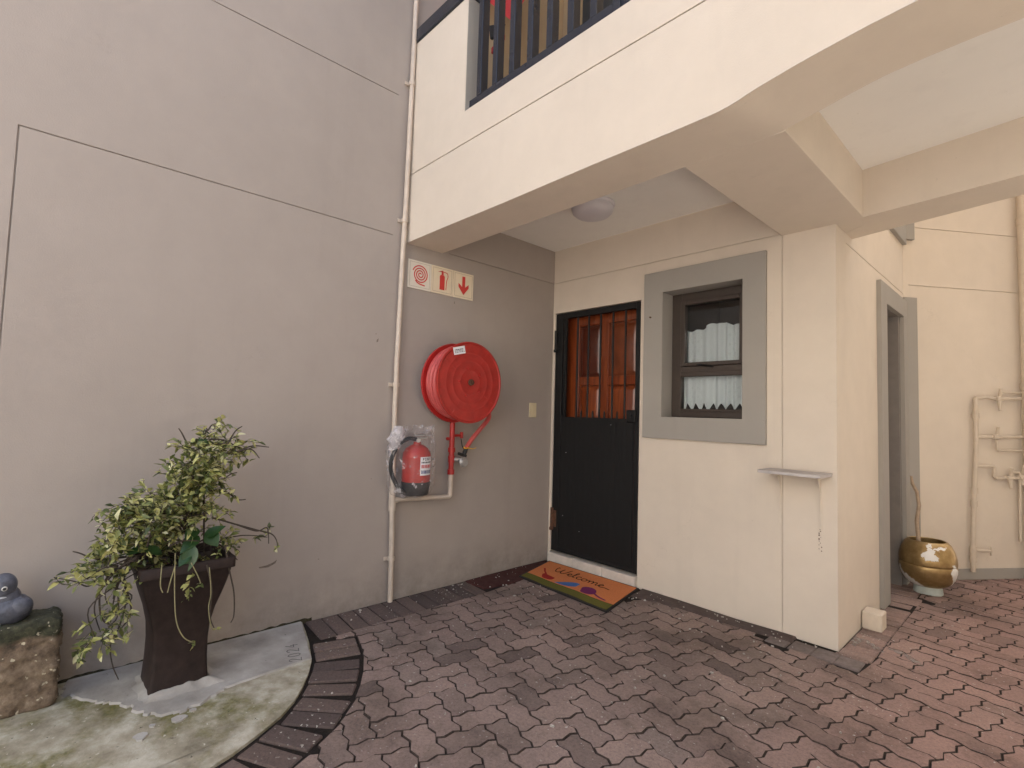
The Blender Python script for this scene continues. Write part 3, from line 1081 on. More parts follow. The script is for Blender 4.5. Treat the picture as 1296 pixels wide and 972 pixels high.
# ---- unseen house added right of the view to block sky from the passage
nh = thing('added_sky_blocker', (5.4, -1.5, 0), kind='structure')
q = MB()
grid_wall(q, (5.2, 0, -0.05), Y, Z, -X, (-4.6, 8.0), (0, 9.0),
          [(yv, yv + 1.2, z, z + 1.2, 0.12) for yv in (-3.4, -0.4, 2.6) for z in (1.1, 4.2)], 0.3)
q.build('wall', M_cream, nh, smooth=False)
for yv in (-3.4, -0.4, 2.6):
    for z in (1.1, 4.2):
        q = MB()
        q.box((5.30, yv + .02, z - .03), (5.318, yv + 1.18, z + 1.13))
        q.build('window', M_dark, nh, smooth=False)
q = MB()
q.box((5.1, -4.8, 8.96), (8.6, 8.2, 9.1))
q.build('roof', M_grey, nh, smooth=False)

# ---- rear wall at an angle across the passage
rw = MB()
grid_wall(rw, P0 + Vector((0, 0, -0.05)), BE, Z, BN, (0.0, 4.2), (0, 6.6),
          [(0.05, 3.6, 2.459, 2.459 + G, 0.006), (0.05, 3.6, 2.952, 2.952 + G, 0.006)], 0.25)
rwo = rw.build('rear_wall', M_cream, smooth=False)
tag(rwo, 'cream rear wall with grey skirting behind the golden pot and pipes', 'wall')
sk = MB()
sk.prism([(0.10, 0.0), (3.6, 0.0), (3.6, 0.085), (0.10, 0.085)], P0 + BN * 0.014, BE, Z, BN, 0.012)
sk.build('skirting', M_grey, rwo, smooth=False)

# ================================================================== PAVING
pave = thing('paving', (2.0, -1.0, 0), kind='structure')
js = MB()
js.box((-0.05, -7.5, -0.05), (3.74, 4.0, -0.008))
js.build('joint_sand', M_joint, pave, smooth=False)

inner = [(0.012, -2.098), (0.15, -2.130), (0.30, -2.170), (0.486, -2.230), (0.60, -2.290), (0.70, -2.355), (0.79, -2.425), (0.865, -2.505),
         (0.93, -2.610), (0.985, -2.71), (1.03, -2.83), (1.06, -2.98), (1.08, -3.2), (1.09, -3.6), (1.09, -4.2), (1.09, -5.2)]


def resample(pts, step):
    pts = [Vector(p) for p in pts]
    out, acc = [], 0.0
    segs = [(pts[i], pts[i + 1]) for i in range(len(pts) - 1)]
    tot = sum((b - a).length for a, b in segs)
    n = int(tot / step)
    for k in range(n):
        t = (k + 0.5) * step
        for a, b in segs:
            l = (b - a).length
            if t <= l:
                break
            t -= l
        out.append((a + (b - a) * (t / l), (b - a).normalized()))
    return out


random.seed(11)


def brick_obj(c, d, L, W, zt, name='brick', mats=M_brick, rot=0.0):
    """brick with long axis along d; top at zt."""
    d = Vector((d[0], d[1], 0)).normalized()
    nrm = Vector((-d.y, d.x, 0))
    xf = Matrix.Identity(4)
    for i in range(3):
        xf[i][0], xf[i][1], xf[i][2] = d[i], nrm[i], (0, 0, 1)[i]
    xf.translation = Vector((c[0], c[1], zt))
    tilt = Matrix.Rotation(random.uniform(-.012, .012), 4, 'X') @ Matrix.Rotation(random.uniform(-.012, .012), 4, 'Y')
    mb = MB()
    mb.box((-L / 2, -W / 2, -0.06), (L / 2, W / 2, 0.0), 0.005, xf=xf @ tilt)
    return mb.build(name, mats, pave)


# soldier course round the slab
for (p, t) in resample(inner, 0.101)[3:]:
    nv = Vector((t.y, -t.x))
    if nv.x < 0:
        nv = -nv
    nv = Vector((abs(t.y), t.x * 1.0)) if False else Vector((-t.y, t.x))
    c = p + nv * (0.125 + random.uniform(-.006, .006))
    brick_obj(c, nv, 0.215, 0.090 + random.uniform(-.003, .004), random.uniform(-.004, .003))
# soldier course along the taupe wall
y = -2.045
k = 0
while y < -0.90:
    brick_obj((0.148 + random.uniform(-.004, .004), y), (1, -0.10 + 0.03 * random.random()), 0.268, 0.090, random.uniform(-.004, .002))
    y += 0.0985
# soldier bricks beside the passage wall and at the outer corner
y = 0.02
while y < 1.05:
    brick_obj((2.262, y), (1, random.uniform(-.03, .03)), 0.150, 0.092, random.uniform(-.004, .002), mats=M_paver)
    y += 0.0985
brick_obj((2.255, 1.17), (1, 0.0), 0.14, 0.11, -0.006, mats=M_paver)
brick_obj((2.245, 1.335), (1, 0.06), 0.21, 0.19, -0.004, mats=M_paver)
for y in (1.49, 1.592, 1.694, 1.796):
    brick_obj((2.18, y), (1, 0.0), 0.26, 0.094, random.uniform(-.004, .002), mats=M_paver)
for x in (1.915, 2.035, 2.150, 2.262):
    brick_obj((x, -0.118 - 0.02 * (x - 2.035)), (1, 0), 0.112, 0.140, random.uniform(-.003, .002), mats=M_greyblock)
for x in (2.25,):
    brick_obj((x, -0.035), (1, 0), 0.150, 0.022, -0.001, mats=M_paver)

# smears of cement along the walls
random.seed(2)


def blot(name, pts, zt, m, th=0.02, sub=3, amp=0.012):
    out = []
    for i in range(len(pts)):
        a, b = Vector(pts[i]), Vector(pts[(i + 1) % len(pts)])
        for s in range(sub):
            p = a.lerp(b, s / sub)
            out.append((p.x + random.uniform(-amp, amp), p.y + random.uniform(-amp, amp)))
    mb = MB()
    n = len(out)
    cx = sum(p[0] for p in out) / n
    cy = sum(p[1] for p in out) / n
    top = [(p[0] * .97 + cx * .03, p[1] * .97 + cy * .03, zt) for p in out]
    bot = [(p[0], p[1], zt - th) for p in out]
    mb.add(top + bot, [tuple(range(n))] + [(i, i + n, (i + 1) % n + n, (i + 1) % n) for i in range(n)])
    return mb.build(name, m, pave)


blot('cement_strip', [(0.005, -0.93), (0.22, -0.90), (0.27, -0.60), (0.20, -0.35), (0.10, -0.12), (0.03, -0.04), (0.004, -0.04)], 0.004, M_redcement)
blot('cement_strip', [(0.93, -0.004), (0.95, -0.20), (1.15, -0.17), (1.40, -0.13), (1.65, -0.12), (1.98, -0.10), (1.98, -0.004)], 0.0035, M_greymortar)
M_paintspill = simple('white_paint_spill', (0.36, 0.32, 0.29), 0.8, vary=0.35, scale=60)
_nt = M_paintspill.node_tree
_tr = _nt.nodes.new('ShaderNodeBsdfTransparent')
_mx = _nt.nodes.new('ShaderNodeMixShader')
_nt.links.new(ramp(_nt, noise_tex(_nt, 38.0, 4, 0.7), [(0.40, (0.95, 0.95, 0.95)), (0.60, (0.25, 0.25, 0.25))]), _mx.inputs[0])
_nt.links.new(_nt.nodes['Principled BSDF'].outputs[0], _mx.inputs[1])
_nt.links.new(_tr.outputs[0], _mx.inputs[2])
_nt.links.new(_mx.outputs[0], _nt.nodes['Material Output'].inputs[0])
blot('paint_smear', [(2.215, 0.27), (2.30, 0.19), (2.36, 0.16), (2.335, 0.20), (2.26, 0.285)], 0.0035, M_paintspill, 0.004, 3, .006)
blot('paint_smear', [(2.36, 0.25), (2.43, 0.21), (2.53, 0.12), (2.50, 0.19), (2.41, 0.27)], 0.0035, M_paintspill, 0.004, 3, .006)
blot('paint_smear', [(2.19, 0.16), (2.235, 0.14), (2.24, 0.24), (2.195, 0.30)], 0.0035, M_paintspill, 0.004, 3, .006)

# interlocking pavers in herringbone, axes turned 75 degrees, each clipped to the field
Wp = 0.1025
PU = Vector((math.cos(R(75)), math.sin(R(75))))
PV = Vector((math.cos(R(-15)), math.sin(R(-15))))
outer = []
for (p, t) in resample(inner, 0.06):
    outer.append(p + Vector((-t.y, t.x)) * 0.246)
outer = [p for p in outer if p.x > 0.30]
FIELD = [Vector((1.36, -4.3))] + [p for p in reversed(outer)] + [Vector((0.292, -1.985)), Vector((0.292, -0.93)), Vector((0.26, -0.60)), Vector((0.20, -0.33)), Vector((0.10, -0.10)), Vector((0.03, -0.04)),
         Vector((0.93, -0.04)), Vector((0.94, -0.15)), Vector((1.855, -0.125)), Vector((1.86, -0.185)), Vector((2.325, -0.197)), Vector((2.345, 0.0)), Vector((2.34, 0.6)), Vector((2.345, 1.25)), Vector((2.355, 1.44)), Vector((2.32, 1.46)), Vector((2.32, 1.90)), Vector((2.20, 1.92)),
         Vector((2.20 + 3.2 * BE.x, 1.90 + 3.2 * BE.y)), Vector((3.75, 4.1)), Vector((3.75, -7.5)), Vector((1.36, -7.5))]


def inside(p, poly):
    c = False
    n = len(poly)
    for i in range(n):
        a, b = poly[i], poly[i - 1]
        if (a.y > p.y) != (b.y > p.y) and p.x < (b.x - a.x) * (p.y - a.y) / (b.y - a.y) + a.x:
            c = not c
    return c


AREA = sum(FIELD[i - 1].x * FIELD[i].y - FIELD[i].x * FIELD[i - 1].y for i in range(len(FIELD)))
SGN = 1 if AREA > 0 else -1


def half_clip(pts, a, d):
    """keep the side to the left of a,d (field side)"""
    out = []
    for i in range(len(pts)):
        p, q = pts[i - 1], pts[i]
        sp = SGN * (d.x * (p.y - a.y) - d.y * (p.x - a.x))
        sq = SGN * (d.x * (q.y - a.y) - d.y * (q.x - a.x))
        if sp >= 0:
            out.append(p)
        if (sp >= 0) != (sq >= 0):
            out.append(p + (q - p) * (sp / (sp - sq)))
    return out


def paver_outline():
    """2w x w interlocking outline with waved sides (local, centred)."""
    w_ = Wp / 2 - 0.0014
    a = 0.0175
    pts = []
    # each unit side bends out, then in, so neighbours key together
    for (x0, y0, x1, y1) in ((-2 * w_, -w_, 0, -w_), (0, -w_, 2 * w_, -w_), (2 * w_, -w_, 2 * w_, w_), (2 * w_, w_, 0, w_), (0, w_, -2 * w_, w_), (-2 * w_, w_, -2 * w_, -w_)):
        d = Vector((x1 - x0, y1 - y0))
        nr = Vector((d.y, -d.x)).normalized()
        for t, s in ((0.0, 0.0), (0.27, 1.0), (0.73, -1.0)):
            pts.append(Vector((x0, y0)) + d * t + nr * a * s * 0.5)
    return pts


OUT = paver_outline()


def paver_mesh(mb, pts, zt, tx, ty, c):
    """pts: world 2-D outline relative to c; chamfered top."""
    n = len(pts)
    m = sum(pts, Vector((0, 0))) / n
    top, mid, bot = [], [], []
    for p in pts:
        q = p - m
        l = max(q.length, 1e-6)
        s = max(0.0, 1 - 0.0025 / l)
        r = m + q * s
        hz = zt + tx * p.x + ty * p.y
        top.append((c[0] + r.x, c[1] + r.y, hz))
        mid.append((c[0] + p.x, c[1] + p.y, hz - 0.0042))
        bot.append((c[0] + p.x, c[1] + p.y, -0.03))
    fs = [tuple(range(n))]
    for i in range(n):
        j = (i + 1) % n
        fs.append((i, i + n, j + n, j))
        fs.append((i + n, i + 2 * n, j + 2 * n, j + n))
    mb.add(top + mid + bot, fs)
    mb.m[-2 * n:] = [1] * (2 * n)


def project(p):
    d = Vector((p[0], p[1], 0)) - CAM
    z = d.dot(fw)
    if z < 0.15:
        return None
    return 648 + F_PX * d.dot(r2) / z, 486 - F_PX * d.dot(u2) / z, z


random.seed(21)
base = Vector((1.74, -1.358))
cands = []
edges = [(FIELD[i - 1], FIELD[i]) for i in range(len(FIELD))]
for i in range(-75, 76):
    for j in range(-26, 27):
        for kind in (0, 1):
            # lattice (1,-1) and (4,0) in paver units
            c = base + (PU * (i + 4 * j) + PV * (-i)) * Wp
            if kind:
                c = c + (PU * 1.5 + PV * 0.5) * Wp
            if not (0.1 < c.x < 3.9 and -7.5 < c.y < 4.0):
                continue
            pr = project(c)
            ax, ay = (PU, -PV) if kind == 0 else (PV, PU)
            rot = [ax * p.x + ay * p.y for p in OUT]
            inn = inside(c, FIELD)
            near = []
            for a, b in edges:
                d = b - a
                t = max(0.0, min(1.0, (c - a).dot(d) / max(d.length_squared, 1e-9)))
                ds = (a + d * t - c).length
                if ds < 0.122:
                    near.append((a, d, t))
            clipped = False
            poly = rot
            if not inn and not near:
                continue
            if near:
                for a, d, t in near:
                    if t in (0.0, 1.0) and len(near) > 1 and any(0 < tt < 1 for _, _, tt in near):
                        continue
                    newp = half_clip(poly, a - c, d)
                    if len(newp) != len(poly) or any((x - y_).length > 1e-7 for x, y_ in zip(newp, poly)):
                        clipped = True
                    poly = newp
                    if len(poly) < 3:
                        break
            if len(poly) < 3:
                continue
            ar = abs(sum(poly[k - 1].x * poly[k].y - poly[k].x * poly[k - 1].y for k in range(len(poly)))) / 2
            if ar < 0.0009:
                continue
            vis = pr is not None and -20 < pr[0] < 1316 and 600 < pr[1] < 1010
            size = ar / (pr[2] ** 3) if vis else 0.0
            cands.append((size if vis else 0.0, c, kind, poly, clipped))
cands.sort(key=lambda q: -q[0])
shared = {}
rest = MB()
for idx, (size, c, kind, poly, clipped) in enumerate(cands):
    zt = random.uniform(-0.0022, 0.0018)
    if idx < 300:
        if not clipped:
            if kind not in shared:
                mb = MB()
                paver_mesh(mb, poly, 0.0, 0, 0, (0, 0))
                o = mb.build('paver', M_pv, pave, angle=20)
                shared[kind] = o.data
            else:
                o = bpy.data.objects.new('paver', shared[kind])
                COL.objects.link(o)
                o.parent = pave
                o.matrix_parent_inverse = Matrix.Translation(-world_loc(pave))
            o.location = (c.x, c.y, zt)
            o.rotation_euler = (random.uniform(-.013, .013), random.uniform(-.013, .013), random.uniform(-.012, .012))
        else:
            mb = MB()
            paver_mesh(mb, poly, zt, random.uniform(-.01, .01), random.uniform(-.01, .01), (0, 0))
            o = mb.build('paver', M_pv, pave, angle=20)
            o.location = (c.x, c.y, 0)
    else:
        paver_mesh(rest, poly, zt, random.uniform(-.013, .013), random.uniform(-.013, .013), (c.x, c.y))
ro = rest.build('distant_pavers', M_pv, pave, angle=20)
ro['kind'] = 'stuff'

dr = MB()  # pale slab added out of view to bounce sunlight onto the passage ceiling
dr.box((3.755, -6.5, -0.055), (5.195, 8.0, -0.002))
tag(dr.build('added_bounce_slab', earth('added_slab_concrete', (0.33, 0.31, 0.285), (0.40, 0.38, 0.35), 6), smooth=False), kind='structure')

# paint drips and small grit lying along the walls
random.seed(77)
ch = MB()
spots = [(random.uniform(0.95, 2.1), -0.03 - abs(random.gauss(0, .13))) for _ in range(55)] + [(0.03 + abs(random.gauss(0, .10)), random.uniform(-1.9, -0.1)) for _ in range(36)] \
    + [(random.uniform(0.2, 0.6), random.uniform(-.85, -.60)) for _ in range(14)] + [(random.uniform(0.4, 2.9), random.uniform(-2.3, -0.2)) for _ in range(60)]
for (x, yv) in spots:
    r = random.choice((.003, .004, .004, .006, .009)) * random.uniform(.7, 1.2)
    k = random.randint(5, 7)
    a0 = random.uniform(0, 6)
    ring = [C2(x, yv, r * random.uniform(.6, 1.25), a0 + 2 * math.pi * j / k) for j in range(k)]
    top_ = [(x + (p[0] - x) * .7, yv + (p[1] - yv) * .7, 0.0065) for p in ring]
    ch.add(top_ + [(*p, 0.001) for p in ring], [tuple(range(k))] + [(j, j + k, (j + 1) % k + k, (j + 1) % k) for j in range(k)])
co = ch.build('paint_chips', simple('pale_grit', (0.42, 0.39, 0.35), 0.8, vary=0.3, scale=50), pave)
co['kind'] = 'stuff'

# concrete bed with the fresh mortar collar
slab = thing('concrete_bed', (0.5, -2.9, 0), kind='structure')
sb = MB()
pts = [(p[0] - 0.004, p[1]) for p in inner] + [(1.09, -5.0), (0.002, -5.0), (0.002, -2.098)]
sb.prism(pts, (0, 0, 0.004), X, Y, Z, 0.06)
sb.build('old_concrete', M_moss, slab, smooth=False)
random.seed(9)
patch = [(0.012, -2.101), (0.24, -2.160), (0.478, -2.229), (0.49, -2.40), (0.503, -2.573), (0.51, -2.62), (0.535, -2.66), (0.574, -2.726), (0.59, -2.80), (0.567, -2.862), (0.535, -2.90),
         (0.489, -2.929), (0.42, -2.955), (0.35, -2.991), (0.30, -3.04), (0.244, -3.073), (0.19, -3.115), (0.142, -3.149), (0.05, -3.14), (0.004, -3.13)]
fine = []
for i in range(len(patch)):
    a, b = Vector(patch[i]), Vector(patch[(i + 1) % len(patch)])
    for s in range(5):
        p = a.lerp(b, s / 5)
        amp = 0.010 if 4 < i < 18 else 0.002
        if i == len(patch) - 1:
            amp = 0
        fine.append(p + Vector((random.uniform(-amp, amp), random.uniform(-amp, amp))))
pm = MB()
n = len(fine)
ct = Vector((0.25, -2.65))
top = [(*(ct + (p - ct) * 0.985), 0.012) for p in fine]
bot = [(*p, 0.003) for p in fine]
pm.add(top + bot, [tuple(range(n))] + [(i, i + n, (i + 1) % n + n, (i + 1) % n) for i in range(n)])
pm.build('fresh_mortar', M_cement, slab)
cl = MB()       # mortar fillet round the planter foot
prof_c = [(0.160, 0.010), (0.146, 0.0135), (0.130, 0.019), (0.118, 0.028), (0.110, 0.030)]
random.seed(4)
nseg = 64
vs, fs = [], []
for k, (h, z) in enumerate(prof_c):
    for j in range(nseg):
        t = 2 * math.pi * j / nseg
        c_, s_ = math.cos(t), math.sin(t)
        m_ = max(abs(c_), abs(s_))
        wob = 1 + (0.16 if k < 2 else 0.05) * noise.noise((c_ * 2.6, s_ * 2.6, k * .3))
        zz = z if k in (0,) else z * (1 + 0.5 * noise.noise((c_ * 3, s_ * 3, 5)))
        vs.append((0.295 + c_ / m_ * h * wob, -2.762 + s_ / m_ * h * wob, zz))
for k in range(len(prof_c) - 1):
    for j in range(nseg):
        fs.append((k * nseg + j, k * nseg + (j + 1) % nseg, (k + 1) * nseg + (j + 1) % nseg, (k + 1) * nseg + j))
cl.add(vs, fs)
cl.build('mortar_collar', M_cement, slab)
for (cx, cy, r) in ((0.632, -2.81, 0.030), (0.60, -2.76, 0.014), (0.672, -2.943, 0.026), (0.62, -2.90, 0.012)):
    fl = MB()
    ring = [C2(cx, cy, r * random.uniform(.6, 1.15), 2 * math.pi * q / 9) for q in range(9)]
    fl.prism(ring, (0, 0, 0.010), X, Y, Z, 0.006)
    fl.build('mortar_flake', M_cement, slab, smooth=False)
# the year scratched into the mortar
sc = MB()
rd = Vector((-0.214, 0.052, 0)).normalized()      # reading direction
ud = Vector((-rd.y, rd.x, 0))                      # glyph up
if ud.y > 0:
    ud = -ud
glyph = {
    '2': [[(0.05, .78), (.15, .95), (.32, 1), (.5, .9), (.52, .72), (.38, .5), (.18, .25), (.02, .03), (.25, .06), (.58, .02)]],
    '0': [[(.3, 1), (.12, .88), (.04, .55), (.1, .15), (.3, 0), (.5, .12), (.56, .5), (.48, .88), (.3, 1)]],
    '4': [[(.42, 1.0), (.20, .62), (.02, .36), (.60, .34)], [(.44, .62), (.42, .0)]],
}
ox = 0.0
for ch in '2024':
    for st in glyph[ch]:
        sc.ribbon([(ox + x * 0.058, yv * 0.058) for x, yv in st], 0.0036, Vector((0.478, -2.275, 0.0135)), rd, ud, Z, 0.0008)
    ox += 0.054
sc.build('scratched_date', simple('scratch_shadow', (0.09, 0.085, 0.085), 0.9), slab, smooth=False)

# dirt and moss gathered at the foot of the taupe wall
random.seed(18)
dm = MB()
vs, fs = [], []
nd_ = 160
for k in range(nd_ + 1):
    yv = -3.7 + 1.66 * k / nd_
    wv = 0.012 + 0.010 * noise.noise((yv * 9, 1, 0)) + 0.006 * noise.noise((yv * 31, 2, 0))
    hv = 0.016 + 0.013 * noise.noise((yv * 7, 5, 0)) + 0.010 * noise.noise((yv * 27, 6, 0))
    vs += [(0.0008, yv, max(0.006, hv)), (max(.004, wv * .5), yv, max(0.005, hv * .4)), (max(.006, wv), yv, -0.01)]
for k in range(nd_):
    for j in (0, 1):
        fs.append((3 * k + j, 3 * k + j + 1, 3 * k + j + 4, 3 * k + j + 3))
dm.add(vs, fs)
tag(dm.build('moss_line', earth('wall_foot_moss', (0.018, 0.016, 0.011), (0.06, 0.055, 0.03), 70)), kind='stuff', label='dark moss and dirt along the foot of the taupe wall')

# ================================================================== OBJECTS
# ---- door mat
mt = thing('door_mat', (0.56, -0.28, 0.004), 'orange welcome door mat with olive stripe and painted birds at the gate', 'door mat')
A, B, Cc, D_ = Vector((0.070, -0.052)), Vector((0.946, 0.000)), Vector((1.054, -0.583)), Vector((0.204, -0.535))
B = Vector((0.94, -0.040))


def mp(s, t):
    """s across 0..1 from the left edge, t 0 at the door edge to 1 at the near edge."""
    return (A * (1 - s) + B * s) * (1 - t) + (D_ * (1 - s) + Cc * s) * t


def mat_sheet(mb, s0, s1, t0, t1, z, th, n=10):
    vs, fs = [], []
    for lvl in (z, z - th):
        for k in range(n + 1):
            for t in (t0, t1):
                p = mp(s0 + (s1 - s0) * k / n, t)
                wv = 0.003 * math.sin(k * 1.3) * t
                vs.append((p.x, p.y, lvl + wv * (1 if lvl == z else 0)))
    m_ = 2 * (n + 1)
    for k in range(n):
        a = 2 * k
        fs.append((a, a + 1, a + 3, a + 2))
        fs.append((a, a + 2, a + 2 + m_, a + m_))
        fs.append((a + 1, a + 1 + m_, a + 3 + m_, a + 3))
    fs.append((0, m_, m_ + 1, 1))
    fs.append((2 * n, 2 * n + 1, 2 * n + 1 + m_, 2 * n + m_))
    mb.add(vs, fs)


q = MB()
mat_sheet(q, 0, 1, 0, 1, 0.0135, 0.012)
q.build('backing', M_matblack, mt, smooth=False)
q = MB()
mat_sheet(q, 0.016, 0.984, 0.03, 0.775, 0.0160, 0.004)
q.build('orange_field', M_matorange, mt, smooth=False)
q = MB()
mat_sheet(q, 0.016, 0.984, 0.795, 0.965, 0.0160, 0.004)
q.build('olive_stripe', M_matolive, mt, smooth=False)


def mat_ribbon(mb, path, wd, z=0.0178):
    P = [mp(s, t) for s, t in path]
    mb.ribbon([(p.x, p.y) for p in P], wd, (0, 0, z), X, Y, Z, 0.001)


def smooth_path(pts, n=6):
    out = []
    P = [Vector(p) for p in pts]
    for i in range(len(P) - 1):
        p0, p1, p2, p3 = P[max(i - 1, 0)], P[i], P[i + 1], P[min(i + 2, len(P) - 1)]
        for k in range(n):
            t = k / n
            out.append(0.5 * ((2 * p1) + (p2 - p0) * t + (2 * p0 - 5 * p1 + 4 * p2 - p3) * t * t + (3 * p1 - p0 - 3 * p2 + p3) * t ** 3))
    out.append(P[-1])
    return [tuple(p) for p in out]


q = MB()
# cursive "Welcome": x along the mat, y up in letter heights
word = [
    [(0.10, .80), (0.0, .95), (-.02, .55), (.10, .15), (.28, .10), (.42, .45), (.48, .90), (.42, .5), (.50, .12), (.66, .10), (.82, .45), (.92, 1.0), (1.0, 1.05)],          # W
    [(.95, .20), (1.10, .28), (1.22, .42), (1.16, .55), (1.04, .45), (1.04, .20), (1.18, .08), (1.34, .20), (1.50, .70), (1.56, 1.0), (1.46, 1.0), (1.42, .55), (1.46, .12), (1.60, .14)],   # e l
    [(1.98, .44), (1.84, .55), (1.70, .38), (1.74, .12), (1.92, .08), (2.06, .22)],   # c
    [(2.28, .52), (2.12, .45), (2.10, .18), (2.24, .06), (2.40, .20), (2.38, .44), (2.28, .52), (2.46, .42), (2.58, .5)],   # o
    [(2.58, .5), (2.62, .08), (2.64, .35), (2.78, .54), (2.86, .40), (2.86, .08), (2.90, .36), (3.04, .54), (3.12, .40), (3.12, .12), (3.22, .08)],    # m
    [(3.22, .16), (3.40, .26), (3.54, .42), (3.46, .55), (3.34, .42), (3.34, .18), (3.50, .06), (3.75, .16), (4.1, .10)],   # e
]
for st in word:
    pth = smooth_path(st, 5)
    mat_ribbon(q, [(0.20 + x * 0.152, 0.40 - yv * 0.225 + 0.005 * x) for x, yv in pth], 0.0075)
q.build('welcome_lettering', M_matink, mt, smooth=False)


def mat_poly(pts, name, m, z=0.0176):
    P = [mp(s, t) for s, t in smooth_path(pts + [pts[0]], 4)[:-1]]
    mb = MB()
    mb.prism([(p.x, p.y) for p in P], (0, 0, z), X, Y, Z, 0.001)
    return mb.build(name, m, mt, smooth=False)


mat_poly([(.155, .64), (.17, .55), (.20, .60), (.28, .62), (.305, .64), (.29, .74), (.20, .76)], 'red_bird', M_matred)
mat_poly([(.35, .77), (.42, .66), (.50, .55), (.57, .54), (.585, .61), (.53, .71), (.44, .765)], 'blue_bird', M_matblue)
mat_poly([(.61, .70), (.62, .58), (.68, .52), (.745, .56), (.765, .68), (.72, .755), (.65, .765)], 'purple_bird', M_matpurple)
q = MB()
mat_ribbon(q, smooth_path([(.175, .58), (.13, .50), (.10, .42), (.085, .40)], 4), 0.014)
q.build('red_bird_tail', M_matred, mt, smooth=False)
q = MB()
mat_ribbon(q, smooth_path([(.75, .66), (.80, .71), (.85, .735), (.90, .75)], 4), 0.014)
q.build('purple_bird_tail', M_matpurple, mt, smooth=False)


# ---- three fire signs on the taupe wall
def sign(y0, label, draw, plate):
    t = thing('fire_sign', (0, y0 + .095, 2.19), label, 'sign', 'fire signs in a row under the balcony beam')
    p = MB()
    p.box((0.0005, y0, 2.092), (0.006, y0 + 0.190, 2.290), 0.001)
    p.build('plate', plate, t)
    b = MB()
    o = Vector((0.0068, y0, 2.092))
    e = 0.014
    for (u0, u1, v0, v1) in ((e, .19 - e, .198 - e, .198 - e + .0016), (e, .19 - e, e, e + .0016), (e, e + .0016, e, .198 - e), (.19 - e, .19 - e + .0016, e, .198 - e + .0016)):
        b.prism([(u0, v0), (u1, v0), (u1, v1), (u0, v1)], o, Y, Z, X, 0.0006)
    b.build('border_line', M_signline, t, smooth=False)
    s = MB()
    draw(s, o + X * 0.0006)
    s.build('symbol', M_signred, t, smooth=False)


def draw_spiral(s, o):
    pth, wd = [], []
    for k in range(121):
        a = k / 120 * 3.4 * 2 * math.pi
        r = 0.006 + 0.058 * k / 120
        pth.append((0.099 + r * math.cos(a + 0.3), 0.104 + r * math.sin(a + 0.3) * 1.02))
        wd.append(0.0080)
    # loose end
    s.ribbon(pth, wd, o, Y, Z, X, 0.0006)
    s.ribbon([(0.060, 0.060), (0.075, 0.045), (0.10, 0.036), (0.138, 0.032)], 0.009, o + X * .0001, Y, Z, X, 0.0006)


def draw_extinguisher(s, o):
    s.prism([(0.072, 0.032), (0.115, 0.032), (0.115, 0.130), (0.108, 0.140), (0.079, 0.140), (0.072, 0.130)], o, Y, Z, X, .0006)
    s.prism([(0.086, 0.141), (0.103, 0.141), (0.103, 0.162), (0.086, 0.162)], o, Y, Z, X, .0006)
    s.prism([(0.052, 0.158), (0.086, 0.161), (0.098, 0.174), (0.104, 0.161), (0.104, 0.166), (0.052, 0.164)][:3] + [(0.104, 0.163)], o, Y, Z, X, .0006)
    s.ribbon(smooth_path([(0.104, 0.163), (0.135, 0.160), (0.143, 0.135), (0.132, 0.10), (0.128, 0.036)], 5), 0.0055, o, Y, Z, X, .0006)


def draw_arrow(s, o):
    s.prism([(0.083, 0.168), (0.110, 0.168), (0.110, 0.088), (0.144, 0.114), (0.144, 0.086), (0.0965, 0.030), (0.049, 0.086), (0.049, 0.114), (0.083, 0.088)], o, Y, Z, X, .0006)


sign(-1.492, 'square fire sign with a red coiled hose spiral nearest the pipe', draw_spiral, M_signplate2)
sign(-1.300, 'square fire sign with a red extinguisher symbol between spiral and arrow', draw_extinguisher, M_signplate)
sign(-1.108, 'square fire sign with a red arrow pointing down', draw_arrow, M_signplate)

# ---- hose reel
RY, RZ, RR = -1.112, 1.452, 0.282
reel = thing('fire_hose_reel', (0.0, RY, RZ), 'red fire hose reel with round drum mounted on the taupe wall', 'fire hose reel')


def disc(x, face):
    s = 1 if face > 0 else -1
    prof = [(0.0, 0.012), (0.018, 0.012), (0.020, 0.004)]
    for r in (0.085, 0.15, 0.205):
        prof += [(r - 0.006, 0.004), (r - 0.002, 0.0050), (r + 0.002, 0.0050), (r + 0.006, 0.004)]
    prof += [(RR - 0.016, 0.004), (RR - 0.008, 0.010), (RR, 0.008), (RR + 0.002, 0.0), (RR - 0.002, -0.010), (RR - 0.012, -0.008), (0.05, -0.004), (0.0, -0.004)]
    mb = MB()
    mb.lathe([(r, h * s) for r, h in prof], (x, RY, RZ), 'X', 72)
    return mb


fd = disc(0.250, 1)
for k in range(8):
    a = k * math.pi / 4 + 0.2
    d = Vector((0, math.cos(a), math.sin(a)))
    c = Vector((0.256, RY, RZ))
    fd.tube([c + d * 0.232 - X * .0045, c + d * 0.262 - X * .0045], 0.004, 6)
    if k % 2:
        fd.tube([c + d * 0.155 - X * .0042, c + d * 0.188 - X * .0042], 0.0035, 6)
fdo = fd.build('front_disc', M_red, reel)
for k in range(5):
    a = k * 2 * math.pi / 5 + 0.6
    bt = MB()
    bt.lathe([(0.007, 0.254), (0.006, 0.262), (0.0, 0.263)], (0, RY + 0.098 * math.cos(a), RZ + 0.098 * math.sin(a)), 'X', 8)
    bt.build('bolt', M_reddark, fdo)
hb = MB()
hb.lathe([(0.022, 0.258), (0.021, 0.272), (0.012, 0.274), (0.011, 0.266), (0.0, 0.266)], (0, RY, RZ), 'X', 20)
hb.build('hub', M_rust, fdo)
lb = MB()
lu = Vector((0, 0.100, 0.024)).normalized()
lv = Vector((0, -0.024, 0.100)).normalized()
lo = Vector((0.2605, -1.262, 1.628))
